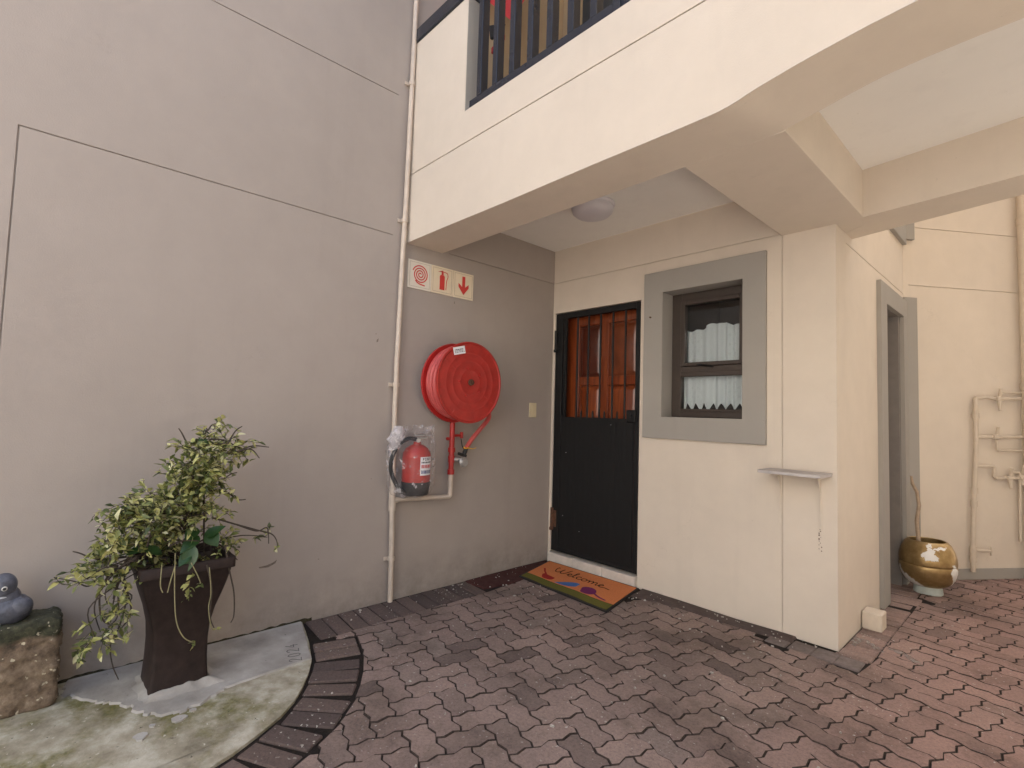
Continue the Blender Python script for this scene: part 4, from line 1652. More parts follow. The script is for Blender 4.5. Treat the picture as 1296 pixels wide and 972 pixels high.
lb.prism([(0, 0), (.098, 0), (.098, .052), (0, .052)], lo, lu, lv, X, .0015)
lb.build('label', M_label, fdo, smooth=False)
lt = MB()
random.seed(14)
for r, (w0, hh) in enumerate(((.030, .006), (.022, .004), (.013, .004))):
    x = 0.010
    while x < 0.085:
        wd = random.uniform(.006, .016)
        lt.prism([(x, w0), (x + wd, w0), (x + wd, w0 + hh), (x, w0 + hh)], lo + X * .0006, lu, lv, X, .0005)
        x += wd + .004
lt.build('label_print', M_ink, fdo, smooth=False)
disc(0.075, -1).build('back_disc', M_reddark, reel)
hs = MB()
for x, r in ((0.100, 0.240), (0.139, 0.247), (0.178, 0.243), (0.217, 0.249)):
    ring = [(x + 0.004 * math.sin(3 * t), RY + r * math.cos(t), RZ + r * math.sin(t)) for t in [2 * math.pi * k / 56 for k in range(56)]]
    hs.tube(ring, 0.0190, 12, closed=True)
hs.tube([(0.08, RY, RZ), (0.245, RY, RZ)], 0.205, 40)
hs.build('coiled_hose', M_redhose, reel)
ax = MB()
ax.tube([(0.002, RY, RZ), (0.24, RY, RZ)], 0.025, 14)
ax.box((0.0005, RY - 0.07, RZ - 0.11), (0.014, RY + 0.07, RZ + 0.11), 0.003)
ax.build('wall_bracket', M_reddark, reel)
hh = MB()
hh.tube(smooth_path([(0.20, -0.90, 1.27), (0.17, -0.86, 1.21), (0.10, -0.875, 1.13), (0.07, -0.93, 1.05), (0.06, -0.975, 0.985)], 6), 0.0165, 12)
hh.build('hose_end', M_redhose, reel)
sp = MB()
sp.tube([(0.06, -1.107, 0.80), (0.06, -1.107, 1.30), (0.045, -1.107, 1.40)], 0.019, 14)
sp.tube([(0.06, -1.107, 0.958), (0.06, -1.107, 0.990)], 0.026, 14)
sp.tube([(0.06, -1.107, 0.80), (0.06, -1.107, 0.835)], 0.025, 14)
sp.tube([(0.06, -1.107, 0.885), (0.06, -1.107, 0.93)], 0.024, 14)
sp.tube([(0.06, -1.107, 1.075), (0.05, -1.015, 1.075)], 0.010, 8)
sp.tube([(0.05, -1.015, 1.10), (0.05, -1.015, 1.055)], 0.012, 8)
sp.tube([(0.06, -1.107, 1.05), (0.002, -1.107, 1.05)], 0.012, 8)
sp.build('feed_pipe', M_reddark, reel)
vv = MB()
vv.tube([(0.06, -1.105, 0.905), (0.085, -1.05, 0.905)], 0.017, 12)
vv.lathe([(0.0, 0.0), (0.014, 0.0), (0.028, 0.004), (0.036, 0.010), (0.038, 0.020), (0.030, 0.026), (0.024, 0.024), (0.022, 0.027), (0.0, 0.028)], (0.095, -1.035, 0.888), 'X', 24)
vv.build('valve_wheel', M_grey_metal, reel)
nz = MB()
nz.tube([(0.06, -0.972, 0.990), (0.058, -0.985, 0.955), (0.056, -0.995, 0.925)], [0.014, 0.017, 0.012], 12)
nz.tube([(0.075, -0.985, 0.925), (0.06, -1.045, 0.945)], 0.011, 8)
nz.tube([(0.05, -1.02, 1.06), (0.055, -1.01, 1.00), (0.06, -0.985, 0.96)], 0.004, 6)
nz.build('nozzle', M_rubber, reel)
ty = MB()
ring = [(0.06 + 0.019 * math.cos(t), -0.978 + 0.019 * math.sin(t), 0.985 + .003 * math.sin(2 * t)) for t in [2 * math.pi * k / 16 for k in range(16)]]
ty.tube(ring, 0.0045, 6, closed=True)
ty.tube([(0.078, -0.975, 0.985), (0.09, -0.94, 0.978), (0.088, -0.905, 0.985)], 0.0028, 5)
ty.tube([(0.07, -0.99, 0.985), (0.085, -1.01, 0.992)], 0.0028, 5)
ty.build('cable_tie', M_yellow, reel)

# ---- fire extinguisher in a clear bag
EX, EY = 0.098, -1.422
ext = thing('fire_extinguisher', (EX, EY, 0.69), 'red and black fire extinguisher hung on the wall beside the pipe', 'fire extinguisher')
er = 0.094
c_ = MB()
c_.lathe([(0.0, 0.775), (er, 0.775), (er, 0.93), (er * .96, 0.965), (er * .80, 0.995), (er * .5, 1.015), (0.026, 1.022), (0.024, 1.04)], (EX, EY, 0), 'Z', 36)
c_.build('cylinder', M_red, ext)
c_ = MB()
c_.lathe([(0.0, 0.690), (er * .84, 0.690), (er * .90, 0.697), (er + .0008, 0.76), (er + .0012, 0.778), (er - .002, 0.779)], (EX, EY, 0), 'Z', 36)
c_.build('base_cup', M_rubber, ext)
c_ = MB()
c_.tube([(EX, EY, 1.035), (EX, EY, 1.065)], 0.019, 12)
c_.box((EX - .012, EY - 0.03, 1.060), (EX + .012, EY + 0.10, 1.070), 0.002)
c_.box((EX - .010, EY - 0.02, 1.078), (EX + .010, EY + 0.115, 1.086), 0.002)
c_.tube([(EX + .02, EY - .01, 1.05), (EX + .04, EY - .015, 1.05)], 0.014, 10)
c_.build('valve', M_grey_metal, ext)
c_ = MB()
c_.tube(smooth_path([(EX + .01, EY - 0.015, 1.055), (EX + .02, EY - 0.08, 1.062), (EX + .02, EY - 0.155, 1.02), (EX + .02, EY - 0.200, 0.93), (EX + .02, EY - 0.195, 0.84), (EX + .02, EY - 0.140, 0.745), (EX + .025, EY - 0.095, 0.705)], 6), 0.0135, 10)
c_.build('hose', M_rubber, ext)


def cyl_patch(mb, a0, a1, z0, z1, r, n=8):
    vs = []
    for k in range(n + 1):
        a = a0 + (a1 - a0) * k / n
        vs += [(EX + r * math.cos(a), EY + r * math.sin(a), z0), (EX + r * math.cos(a), EY + r * math.sin(a), z1)]
    mb.add(vs, [(2 * k, 2 * k + 2, 2 * k + 3, 2 * k + 1) for k in range(n)])


c_ = MB()
cyl_patch(c_, -0.30, 0.75, 0.825, 0.945, er + .001)
c_.build('label', M_label, ext)
random.seed(8)
c_ = MB()
font = {'F': '111100111100100', 'I': '111010010010111', 'R': '110101110101101', 'E': '111100111100111'}
a = -0.13
for chx in 'FIRE':
    for k, bit in enumerate(font[chx]):
        if bit == '1':
            aa = a + (k % 3) * .042
            zz = .939 - (k // 3) * .0034
            cyl_patch(c_, aa, aa + .043, zz - .0035, zz, er + .0017, 1)
    a += .165
c_.build('fire_lettering', M_ink, ext)
for nm, mm, rows in (('label_print', M_ink, ((.904, .914),)), ('label_red_print', M_inkred, ((.872, .894),)), ('label_blue_print', M_inkblue, ((.836, .858),))):
    c_ = MB()
    for z0, z1 in rows:
        a = -0.22
        while a < 0.62:
            da = random.uniform(.05, .12)
            cyl_patch(c_, a, a + da, z0, z1, er + .0017, 2)
            a += da + .035
    c_.build(nm, mm, ext)
c_ = MB()
c_.box((0.0005, EY - .02, 0.98), (EX - .02, EY + .02, 1.00), .002)
c_.build('wall_hook', M_grey_metal, ext)

bag = MB()
random.seed(6)
lev = [(0.672, .30, .05), (0.680, .62, .05), (0.70, .95, .04), (0.75, 1.12, .03), (0.80, 1.16, .05), (0.86, 1.17, .06), (0.92, 1.16, .07), (0.98, 1.15, .10), (1.02, 1.08, .16), (1.055, .92, .25), (1.085, .80, .30), (1.115, .82, .34), (1.145, .90, .36)]
nb = 64
vs, fs = [], []
for k, (z, sc_, cr) in enumerate(lev):
    for j in range(nb):
        a = 2 * math.pi * j / nb
        c0, s0 = math.cos(a), math.sin(a)
        nz_ = noise.noise((c0 * 2.4, s0 * 2.4, z * 9)) + 0.9 * noise.noise((c0 * 6, s0 * 6, z * 16 + 4)) + 0.5 * noise.noise((c0 * 13, s0 * 13, z * 22))
        r = (er + 0.012) * sc_ * (1 + cr * nz_)
        px = EX + r * c0
        py = EY - 0.035 + r * s0 * 1.38 + max(0, (z - 1.05)) * 0.3
        if k > 1 and sc_ > 1:
            # drape close to the cylinder on the side away from the hose
            py = min(py, EY + er + 0.020 + 0.006 * nz_)
        vs.append((max(px, 0.004), py, z + 0.012 * noise.noise((c0 * 3, s0 * 3, 8)) * (k > 9) * 2))
for k in range(len(lev) - 1):
    for j in range(nb):
        fs.append((k * nb + j, k * nb + (j + 1) % nb, (k + 1) * nb + (j + 1) % nb, (k + 1) * nb + j))
bag.add(vs, fs)
# gathered knot of plastic at the upper left
vs, fs = [], []
nk = 14
for k in range(8):
    z = 0.99 + k * 0.022
    for j in range(nk):
        a = 2 * math.pi * j / nk
        c0, s0 = math.cos(a), math.sin(a)
        r = (0.018 + 0.030 * math.sin(math.pi * (k + 1) / 9)) * (1 + .5 * noise.noise((c0 * 2, s0 * 2, k * .8)))
        vs.append((EX + .01 + r * c0 * .7, EY - 0.178 + k * .004 + r * s0, z))
for k in range(7):
    for j in range(nk):
        fs.append((k * nk + j, k * nk + (j + 1) % nk, (k + 1) * nk + (j + 1) % nk, (k + 1) * nk + j))
bag.add(vs, fs, 1)
M_bagknot = bagmat()
for nd in M_bagknot.node_tree.nodes:
    if nd.type == 'VALTORGB':
        nd.color_ramp.elements[0].color = (0.35, 0.35, 0.35, 1)
        nd.color_ramp.elements[1].color = (0.85, 0.85, 0.85, 1)
tag(bag.build('plastic_bag', [M_bag, M_bagknot], angle=60), 'clear crumpled plastic bag wrapped around the fire extinguisher', 'plastic bag')

# ---- riser pipe
rp = thing('riser_pipe', (0.03, -1.545, 0.0), 'cream painted water pipe running up the wall past the extinguisher', 'pipe')
q = MB()
q.tube([(0.03, -1.537, -0.01), (0.03, -1.543, 0.3), (0.03, -1.553, 0.67), (0.03, -1.562, 1.2), (0.03, -1.562, 1.6), (0.03, -1.552, 2.3), (0.03, -1.543, 2.75), (0.03, -1.53, 4.1), (0.03, -1.525, 5.6)], 0.0165, 14)
q.build('main_pipe', M_pipe, rp)
q = MB()
q.tube([(0.03, -1.552, 0.585), (0.03, -1.554, 0.745)], 0.0225, 14)
q.tube([(0.03, -1.55, 0.655), (0.032, -1.515, 0.653)], 0.021, 12)
q.build('tee_joint', M_pipe, rp)
q = MB()
q.tube(smooth_path([(0.032, -1.53, 0.655), (0.04, -1.30, 0.648), (0.055, -1.14, 0.643), (0.06, -1.112, 0.648), (0.06, -1.107, 0.675), (0.06, -1.107, 0.81)], 5), 0.0165, 12)
q.build('branch_pipe', M_pipe, rp)
for z, yy in ((0.275, -1.5425), (1.415, -1.562), (2.53, -1.548), (3.50, -1.536)):
    q = MB()
    q.tube([(0.03, yy, z - 0.012), (0.03, yy, z + 0.012)], 0.0225, 14)
    q.box((0.0005, yy - 0.042, z - 0.012), (0.012, yy + 0.032, z + 0.012), 0.002)
    q.build('bracket', M_pipe, rp)

# ---- bell push plate
bp = thing('bell_push', (0, -0.235, 1.28), 'small yellowed bell push plate on the wall by the gate', 'switch')
q = MB()
q.box((0.0005, -0.277, 1.218), (0.011, -0.193, 1.340), 0.003)
q.build('plate', M_switch, bp)
q = MB()
q.box((0.0112, -0.250, 1.258), (0.0145, -0.222, 1.300), 0.001)
q.build('button', M_switch, bp)

# ---- wall shelf
shf = thing('wall_shelf', (1.99, 0, 0.93), 'small grey wall shelf on two brackets beside the window', 'shelf')
q = MB()
q.prism([(1.822, -0.002), (1.822, -0.19), (1.830, -0.205), (2.128, -0.205), (2.150, -0.195), (2.158, -0.175), (2.158, -0.002)], (0, 0, 0.963), X, Y, Z, 0.017)
q.build('top', M_shelf, shf)
for xb in (1.886, 2.100):
    q = MB()
    q.box((xb - 0.006, -0.0055, 0.640), (xb + 0.006, -0.0008, 0.9455), 0.001)
    q.box((xb - 0.010, -0.180, 0.9395), (xb + 0.006, -0.0068, 0.9458), 0.001)
    q.prism([(-0.0066, 0.66), (-0.0066, 0.9392), (-0.070, 0.9392), (-0.022, 0.86)], (xb + .002, 0, 0), Y, Z, X, 0.004)
    q.build('bracket', M_bracket, shf)
rs = MB()
random.seed(12)
for k in range(12):
    z = 0.64 - k * 0.011
    x = 2.096 + random.uniform(-.008, .006)
    rr = random.uniform(.002, .0055)
    rs.prism([C2(x, z, rr * random.uniform(.6, 1.2), 2 * math.pi * j / 7) for j in range(7)], (0, -0.0012, 0), X, Z, -Y, 0.001)
rs.build('rust_stain', M_rust, shf, smooth=False)

# ---- porch ceiling lamp
lp = thing('ceiling_lamp', (0.885, -0.60, ZC), 'round white unlit bulkhead lamp on the porch ceiling', 'ceiling lamp')
q = MB()
q.lathe([(0.150, 0.0), (0.152, -0.012), (0.146, -0.020), (0.10, -0.020)], (0.885, -0.60, ZC - .0005), 'Z', 40)
q.build('rim', M_lamp, lp)
q = MB()
q.lathe([(0.140, -0.018), (0.142, -0.040), (0.134, -0.062), (0.112, -0.082), (0.075, -0.096), (0.035, -0.102), (0.0, -0.104)], (0.885, -0.60, ZC), 'Z', 40)
q.build('diffuser', M_lamp, lp)

# ---- lace curtain behind the glass
cu = MB()
nx, nz = 120, 16
vs, fs = [], []
for k in range(nx + 1):
    x = 1.13 + 0.52 * k / nx
    tri = abs(((x - 1.13) / 0.062) % 1 - 0.5) * 2
    zb = 1.300 + 0.062 * tri
    zt_ = 1.915 + 0.012 * math.sin(x * 19) + 0.006 * math.sin(x * 61)
    if x < 1.33:
        zt_ -= 0.016
    for j in range(nz + 1):
        z = zb + (zt_ - zb) * j / nz
        amp = 0.017 + 0.008 * math.sin(x * 14)
        yv = 0.172 + amp * math.sin(x * 88 + 1.3 * math.sin(x * 21)) * (0.8 + 0.2 * math.sin(z * 3))
        vs.append((x, yv, z))
for k in range(nx):
    for j in range(nz):
        a = k * (nz + 1) + j
        fs.append((a, a + nz + 1, a + nz + 2, a + 1))
cu.add(vs, fs)
tag(cu.build('lace_curtain', M_lace, angle=80), 'white lace curtain with scalloped hem hanging inside the window', 'curtain')

# ---- balcony railing
rl = thing('balcony_railing', (1.6, -1.47, 3.09), 'dark steel balcony railing with vertical bars above the porch', 'railing')
q = MB()
q.box((0.616, -1.483, 3.100), (2.698, -1.443, 3.145), 0.003)
q.build('bottom_rail', M_rail, rl)
q = MB()
q.box((0.616, -1.483, 3.985), (2.698, -1.443, 4.030), 0.003)
q.build('top_rail', M_rail, rl)
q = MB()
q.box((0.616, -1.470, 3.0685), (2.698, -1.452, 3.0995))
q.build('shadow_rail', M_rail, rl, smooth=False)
xb = 0.700
k = 0
while xb < 2.66:
    q = MB()
    wd = 0.040
    q.box((xb - wd / 2, -1.495 if k in (7, 14) else -1.4815, 3.1455 if k not in (7, 14) else 3.070), (xb + wd / 2, -1.425, 3.9845), 0.003)
    q.build('bar', M_rail, rl)
    xb += 0.143
    k += 1

# ---- red cloth behind the railing
rcl = thing('hanging_cloth', (0.3, -0.95, 3.95), 'red cloth with black trim hanging behind the balcony railing', 'cloth')
q = MB()
n_ = 26
vs, fs = [], []
for k in range(n_ + 1):
    s = k / n_
    x = -0.12 + 0.60 * s + 0.13
    yv = -0.95 + 0.016 * math.sin(s * 21)
    low = 4.50 - 0.60 * s * 1.15 if s < 0.70 else 4.017 + (s - 0.70) * 0.75
    vs += [(x, yv, low + 0.02), (x, yv, 5.0)]
q.add(vs, [(2 * k, 2 * k + 2, 2 * k + 3, 2 * k + 1) for k in range(n_)])
q.build('cloth', M_redcloth, rcl)
q = MB()
q.prism([(0.15, 4.175), (0.32, 4.10), (0.27, 4.05), (0.17, 4.06)], (0, -0.968, 0), X, Z, -Y, 0.02)
q.build('black_trim', M_rubber, rcl, smooth=False)
q = MB()
q.prism([(0.18, 3.985), (0.31, 4.03), (0.31, 3.99), (0.18, 3.945)], (0, -0.962, 0), X, Z, -Y, 0.02)
q.build('strap', M_redcloth, rcl, smooth=False)

# ---- weathered block and bird statue
bl = MB()
nb_ = 14
random.seed(15)


def rough_block(lo, hi, amp, n=(8, 14, 12)):
    lo, hi = Vector(lo), Vector(hi)
    ids, vs, fs = {}, [], []

    def vid(i, j, k):
        key = (i, j, k)
        if key not in ids:
            p = Vector((lo.x + (hi.x - lo.x) * i / n[0], lo.y + (hi.y - lo.y) * j / n[1], lo.z + (hi.z - lo.z) * k / n[2]))
            c = (lo + hi) / 2
            h = (hi - lo) / 2
            q = p - c
            # round the arrises
            rr = 0.022
            qq = Vector([max(-h[m] + rr, min(h[m] - rr, q[m])) for m in range(3)])
            dv = q - qq
            if dv.length > rr:
                dv = dv.normalized() * rr
            p = c + qq + dv
            nv = noise.noise_vector(p * 22) * amp + noise.noise_vector(p * 60) * amp * .5
            if k == 0:
                nv.z = 0
            ids[key] = len(vs)
            vs.append(p + nv)
        return ids[key]
    for ax in range(3):
        a, b = (ax + 1) % 3, (ax + 2) % 3
        for side in (0, n[ax]):
            for i in range(n[a]):
                for j in range(n[b]):
                    def K(u, v_):
                        t = [0, 0, 0]
                        t[ax], t[a], t[b] = side, u, v_
                        return vid(*t)
                    f = (K(i, j), K(i + 1, j), K(i + 1, j + 1), K(i, j + 1))
                    fs.append(f if side else f[::-1])
    return vs, fs


bl.add(*rough_block((0.012, -3.56, 0.0), (0.205, -3.168, 0.352), 0.010, (18, 40, 36)))
tag(bl.build('concrete_block', M_block, angle=80), 'mossy weathered concrete block standing under the bird statue', 'concrete block')

st = thing('bird_statue', (0.11, -3.335, 0.35), 'small grey painted bird statue sitting on the mossy block', 'statue')
bz = 0.345
SX, SY = 0.118, -3.345


def blob(mb, c, r, n=(24, 16), f=None, mi=0):
    vs, fs = [], []
    for i in range(n[1] + 1):
        ph = math.pi * i / n[1]
        for j in range(n[0]):
            t = 2 * math.pi * j / n[0]
            p = Vector((math.sin(ph) * math.cos(t), math.sin(ph) * math.sin(t), math.cos(ph)))
            k = f(p) if f else 1.0
            vs.append((c[0] + p.x * r[0] * k, c[1] + p.y * r[1] * k, c[2] + p.z * r[2] * k))
    for i in range(n[1]):
        for j in range(n[0]):
            a, b = i * n[0], (i + 1) * n[0]
            fs.append((a + j, b + j, b + (j + 1) % n[0], a + (j + 1) % n[0]))
    mb.add(vs, fs, mi)


q = MB()
blob(q, (SX - .005, SY + 0.010, bz + 0.052), (0.062, 0.076, 0.062), (32, 22), lambda p: 1 + 0.05 * noise.noise(p * 7))
blob(q, (SX - .005, SY - 0.002, bz + 0.095), (0.044, 0.050, 0.058), (28, 18), lambda p: 1 + 0.03 * noise.noise(p * 7))
q.build('body', M_statue, st)
q = MB()
blob(q, (SX + .004, SY - 0.010, bz + 0.152), (0.042, 0.044, 0.050), (28, 20))
q.build('head', M_statue, st)
q = MB()
blob(q, (SX + 0.026, SY - 0.046, bz + 0.066), (0.030, 0.030, 0.046))
blob(q, (SX + 0.006, SY - 0.014, bz + 0.113), (0.035, 0.036, 0.006))
q.build('pale_chest', M_statuepale, st)
q = MB()
blob(q, (SX + 0.026, SY + 0.044, bz + 0.066), (0.030, 0.040, 0.036), (40, 28), lambda p: 1 + 0.05 * math.sin(p.z * 26 + 4 * p.y) * math.sin(p.y * 22))
q.build('wing', M_statue, st)
q = MB()
blob(q, (SX + 0.0435, SY - 0.004, bz + 0.150), (0.0055, 0.0095, 0.0095), (16, 10))
eye = q.build('eye', M_eyewhite, st)
q = MB()
blob(q, (SX + 0.0475, SY - 0.004, bz + 0.150), (0.0035, 0.0058, 0.0058), (14, 8))
q.build('pupil', M_rubber, eye)
q = MB()
q.lathe([(0.012, 0.0), (0.008, -0.016), (0.0, -0.034)], (SX + .012, SY - 0.050, bz + 0.136), 'Y', 10)
q.build('beak', M_brass, st)
q = MB()
for dy in (-0.055, -0.02):
    blob(q, (SX + 0.045, SY + dy, bz + 0.010), (0.024, 0.014, 0.010), (12, 8))
q.build('feet', M_statuepale, st)

# ---- tall planter
PX, PY = 0.290, -2.775
pl = thing('tall_planter', (PX, PY, 0), 'tall dark brown square planter flaring to a wide rim', 'planter')
prof_p = [(0.000, 0.113), (0.05, 0.109), (0.12, 0.105), (0.20, 0.104), (0.27, 0.108), (0.34, 0.122), (0.40, 0.140), (0.46, 0.156), (0.505, 0.166), (0.518, 0.168), (0.519, 0.180), (0.560, 0.180), (0.563, 0.177), (0.563, 0.160), (0.53, 0.157), (0.50, 0.150)]
q = MB()
ncs = 7
vs, fs = [], []


def sq_ring(h, z, rc_=0.016):
    out = []
    for cx, cy, a0 in ((1, 1, 0), (-1, 1, 90), (-1, -1, 180), (1, -1, 270)):
        for k in range(4):
            a = R(a0 + 30 * k)
            out.append((PX + cx * (h - rc_) + rc_ * math.cos(a), PY + cy * (h - rc_) + rc_ * math.sin(a), z))
    return out


for z, h in prof_p:
    vs += sq_ring(h, z)
for i in range(len(prof_p) - 1):
    for j in range(16):
        fs.append((i * 16 + j, i * 16 + (j + 1) % 16, (i + 1) * 16 + (j + 1) % 16, (i + 1) * 16 + j))
q.add(vs, fs)
q.build('pot', M_planter, pl, angle=50)
q = MB()
vs, fs = [], []
for i in range(9):
    for j in range(9):
        x, yv = PX - 0.153 + 0.306 * i / 8, PY - 0.153 + 0.306 * j / 8
        vs.append((x, yv, 0.522 + 0.014 * noise.noise((x * 30, yv * 30, 0))))
for i in range(8):
    for j in range(8):
        fs.append((i * 9 + j, (i + 1) * 9 + j, (i + 1) * 9 + j + 1, i * 9 + j + 1))
q.add(vs, fs)
q.build('soil', M_soil, pl)


def on_x(px, py, x):
    """point on the plane X = x seen at photo pixel px,py (used once to lay out the vine in space)"""
    d = fw + r2 * (px - 648) / F_PX - u2 * (py - 486) / F_PX
    t = (x - CAM.x) / d.x
    return CAM + d * t


# ---- the climbing plant: stems, small variegated leaves, a few broad leaves
random.seed(42)
pv = thing('potted_vine', (PX, PY, 0.53), 'sprawling variegated yellow green vine growing in the tall planter', 'plant')
clumps = [(256, 606, 15, 60), (250, 636, 15, 60), (262, 650, 14, 50), (226, 652, 18, 60), (196, 650, 18, 50), (265, 556, 16, 50), (246, 570, 20, 80), (288, 562, 17, 75), (300, 572, 11, 26), (232, 594, 19, 90), (258, 592, 20, 95), (274, 585, 12, 40), (240, 616, 18, 110), (262, 620, 14, 60),
          (216, 634, 22, 130), (190, 634, 18, 90), (166, 640, 15, 55), (240, 642, 18, 90), (150, 660, 16, 60), (178, 662, 22, 120), (208, 664, 22, 120), (236, 668, 16, 60),
          (132, 684, 11, 30), (156, 692, 18, 80), (186, 692, 20, 80), (118, 714, 11, 36), (138, 718, 16, 70), (110, 732, 7, 16), (150, 738, 9, 24), (214, 692, 16, 50), (262, 706, 10, 22), (276, 690, 8, 14), (230, 708, 8, 14),
          (140, 788, 11, 30), (127, 800, 9, 24), (152, 772, 6, 14), (136, 765, 6, 10), (120, 806, 5, 8), (290, 690, 6, 8), (336, 679, 7, 9), (206, 716, 5, 6), (246, 724, 6, 7), (255, 733, 4, 4)]
tw, lf = MB(), MB()


def leaf(mb, p, d, L, W, curl=0.25):
    d = d.normalized()
    side = d.cross(Vector((random.gauss(0, .5), random.gauss(0, .5), 1)))
    if side.length < 1e-3:
        side = d.cross(Vector((1, 0, 0)))
    side.normalize()
    nr = side.cross(d).normalized()
    a = p
    m1 = p + d * L * .4
    e = p + d * L - nr * L * curl
    l = m1 + side * W / 2 + nr * W * .22
    r = m1 - side * W / 2 + nr * W * .22
    l2 = p + d * L * .72 + side * W * .33 + nr * W * .1 - nr * L * curl * .5
    r_2 = p + d * L * .72 - side * W * .33 + nr * W * .1 - nr * L * curl * .5
    mm = p + d * L * .72 - nr * L * curl * .6
    mb.add([a, l, m1, r, l2, mm, r_2, e], [(0, 2, 1), (0, 3, 2), (1, 2, 5, 4), (2, 3, 6, 5), (4, 5, 7), (5, 6, 7)])


root = Vector((PX, PY, 0.53))
trunk_top = on_x(262, 560, 0.33)
for (px, py, rr, cnt) in clumps:
    depth = 0.33 + random.uniform(-.09, .14)
    c = on_x(px, py, depth)
    scale = (c - CAM).dot(fw) / F_PX
    rad = rr * scale
    hang = py > 755
    # a stem from the trunk to this clump
    if hang:
        s0 = on_x(165 + random.uniform(-10, 15), 705, depth)
        mid = [s0, on_x(135 + random.uniform(-8, 25), 735, depth), on_x(px + random.uniform(-15, 15), (py + 735) / 2, depth)]
    else:
        up_t = max(0.0, min(1.0, (c.z - 0.55) / 0.6)) * 0.75
        s0 = root.lerp(Vector((trunk_top.x, trunk_top.y, trunk_top.z)), up_t) + Vector((random.uniform(-.02, .02), random.uniform(-.02, .02), 0))
        mid = [s0, s0.lerp(c, .5) + Vector((random.uniform(-.03, .03), random.uniform(-.03, .03), random.uniform(0.01, .07)))]
    if rr > 5 or hang:
        pth = [Vector(p) for p in smooth_path([tuple(p) for p in mid + [c]], 5)]
        tw.tube(pth, [0.0042 - 0.0024 * k / len(pth) for k in range(len(pth))], 5)
    made = 0
    while made < cnt * 1.9:
        # one twig with leaves along it
        p = c + Vector((random.gauss(0, .55), random.gauss(0, .55), random.gauss(0, .5))) * rad * 0.8
        d = (p - root)
        d = Vector((random.gauss(0, 1) * .7 + .25, random.gauss(0, 1) + (d.y * .9), random.gauss(0, .55) + (-.5 if hang else .12))).normalized()
        n_leaf = random.randint(5, 9)
        path = [p.copy()]
        for k in range(n_leaf):
            d = (d + Vector((random.gauss(0, .22), random.gauss(0, .22), random.gauss(-.05, .2)))).normalized()
            p = p + d * random.uniform(.009, .016)
            path.append(p.copy())
            for s in range(random.choice((1, 2, 2))):
                ld = (d * .6 + Vector((random.gauss(0, .7), random.gauss(0, .7), random.gauss(.05, .5))))
                L = random.choice((.018, .024, .030, .036, .044)) * random.uniform(.85, 1.15)
                leaf(lf, p, ld, L, L * random.uniform(.38, .56), random.uniform(-.05, .35))
                made += 1
        tw.tube(path, 0.0011, 4, mi=0)
# bare dark runners that stick out of the mass
extra = []
for k in range(26):
    cpx, cpy = random.choice([c[:2] for c in clumps[5:32]])
    a = random.uniform(-.6, 1) * math.pi
    ln = random.uniform(22, 48)
    extra.append(([(cpx, cpy), (cpx + ln * .5 * math.cos(a) + random.uniform(-5, 5), cpy + ln * .5 * math.sin(a) * .7 - 5), (cpx + ln * math.cos(a), cpy + ln * math.sin(a) * .7 + random.uniform(-3, 9))], random.uniform(.33, .46)))
for pxs, x0 in tuple(extra) + (([(215, 690), (188, 662), (160, 660), (137, 690), (128, 720)], .40), ([(168, 712), (130, 728), (112, 742), (95, 736), (68, 731)], .36), ([(160, 705), (125, 708), (100, 700), (92, 698)], .34),
               ([(262, 620), (285, 622), (300, 632), (311, 632)], .36), ([(262, 610), (282, 606), (292, 600), (300, 598)], .34), ([(268, 655), (300, 664), (330, 672), (344, 676), (350, 684), (351, 692)], .40),
               ([(300, 664), (325, 672), (338, 668), (340, 688)], .40), ([(258, 700), (259, 560), (263, 545), (258, 540)], .33), ([(263, 545), (268, 538), (275, 536)], .33),
               ([(150, 715), (128, 745), (128, 780), (140, 790), (150, 776), (148, 745)], .38), ([(155, 722), (160, 755), (152, 790), (140, 815), (142, 840), (150, 860)], .36), ([(148, 718), (166, 770), (150, 800)], .36),
               ([(285, 690), (290, 720), (296, 750), (296, 778), (292, 788)], .46), ([(262, 715), (268, 745), (266, 780), (272, 797)], .475), ([(236, 560), (230, 548), (226, 542)], .34)):
    pth = smooth_path([tuple(on_x(a, b, x0)) for a, b in pxs], 6)
    tw.tube(pth, [0.0042 - 0.0022 * k / len(pth) for k in range(len(pth))], 5)
tw.build('stems', M_twig, pv)
for pxs, x0 in (([(222, 700), (221, 745), (223, 785), (232, 806), (244, 813)], .480), ([(265, 718), (267, 750), (264, 770), (268, 795), (274, 796)], .478), ([(205, 715), (203, 740), (206, 750)], .478),
                ([(222, 715), (216, 735), (212, 750)], .478), ([(242, 712), (250, 728), (254, 738)], .478), ([(350, 684), (352, 690), (347, 697)], .40)):
    pth = smooth_path([tuple(on_x(a, b, x0)) for a, b in pxs], 6)
    pt = MB()
    pt.tube(pth, 0.0022, 5)
    pt.build('tendril', M_twigpale, pv)
for px, py, n_, x0 in ((246, 815, 6, .48), (349, 694, 6, .40), (254, 740, 3, .48), (274, 797, 3, .478), (275, 702, 6, .47), (128, 722, 6, .36)):
    for k in range(n_):
        p = on_x(px + random.uniform(-2, 2), py + random.uniform(-2, 2), x0)
        leaf(lf, p, Vector((random.gauss(0, 1), random.gauss(0, 1), random.gauss(0, 1))), random.uniform(.018, .028), .014, .3)
fo = lf.build('foliage', M_leaf, pv, angle=80)
fo['kind'] = 'stuff'


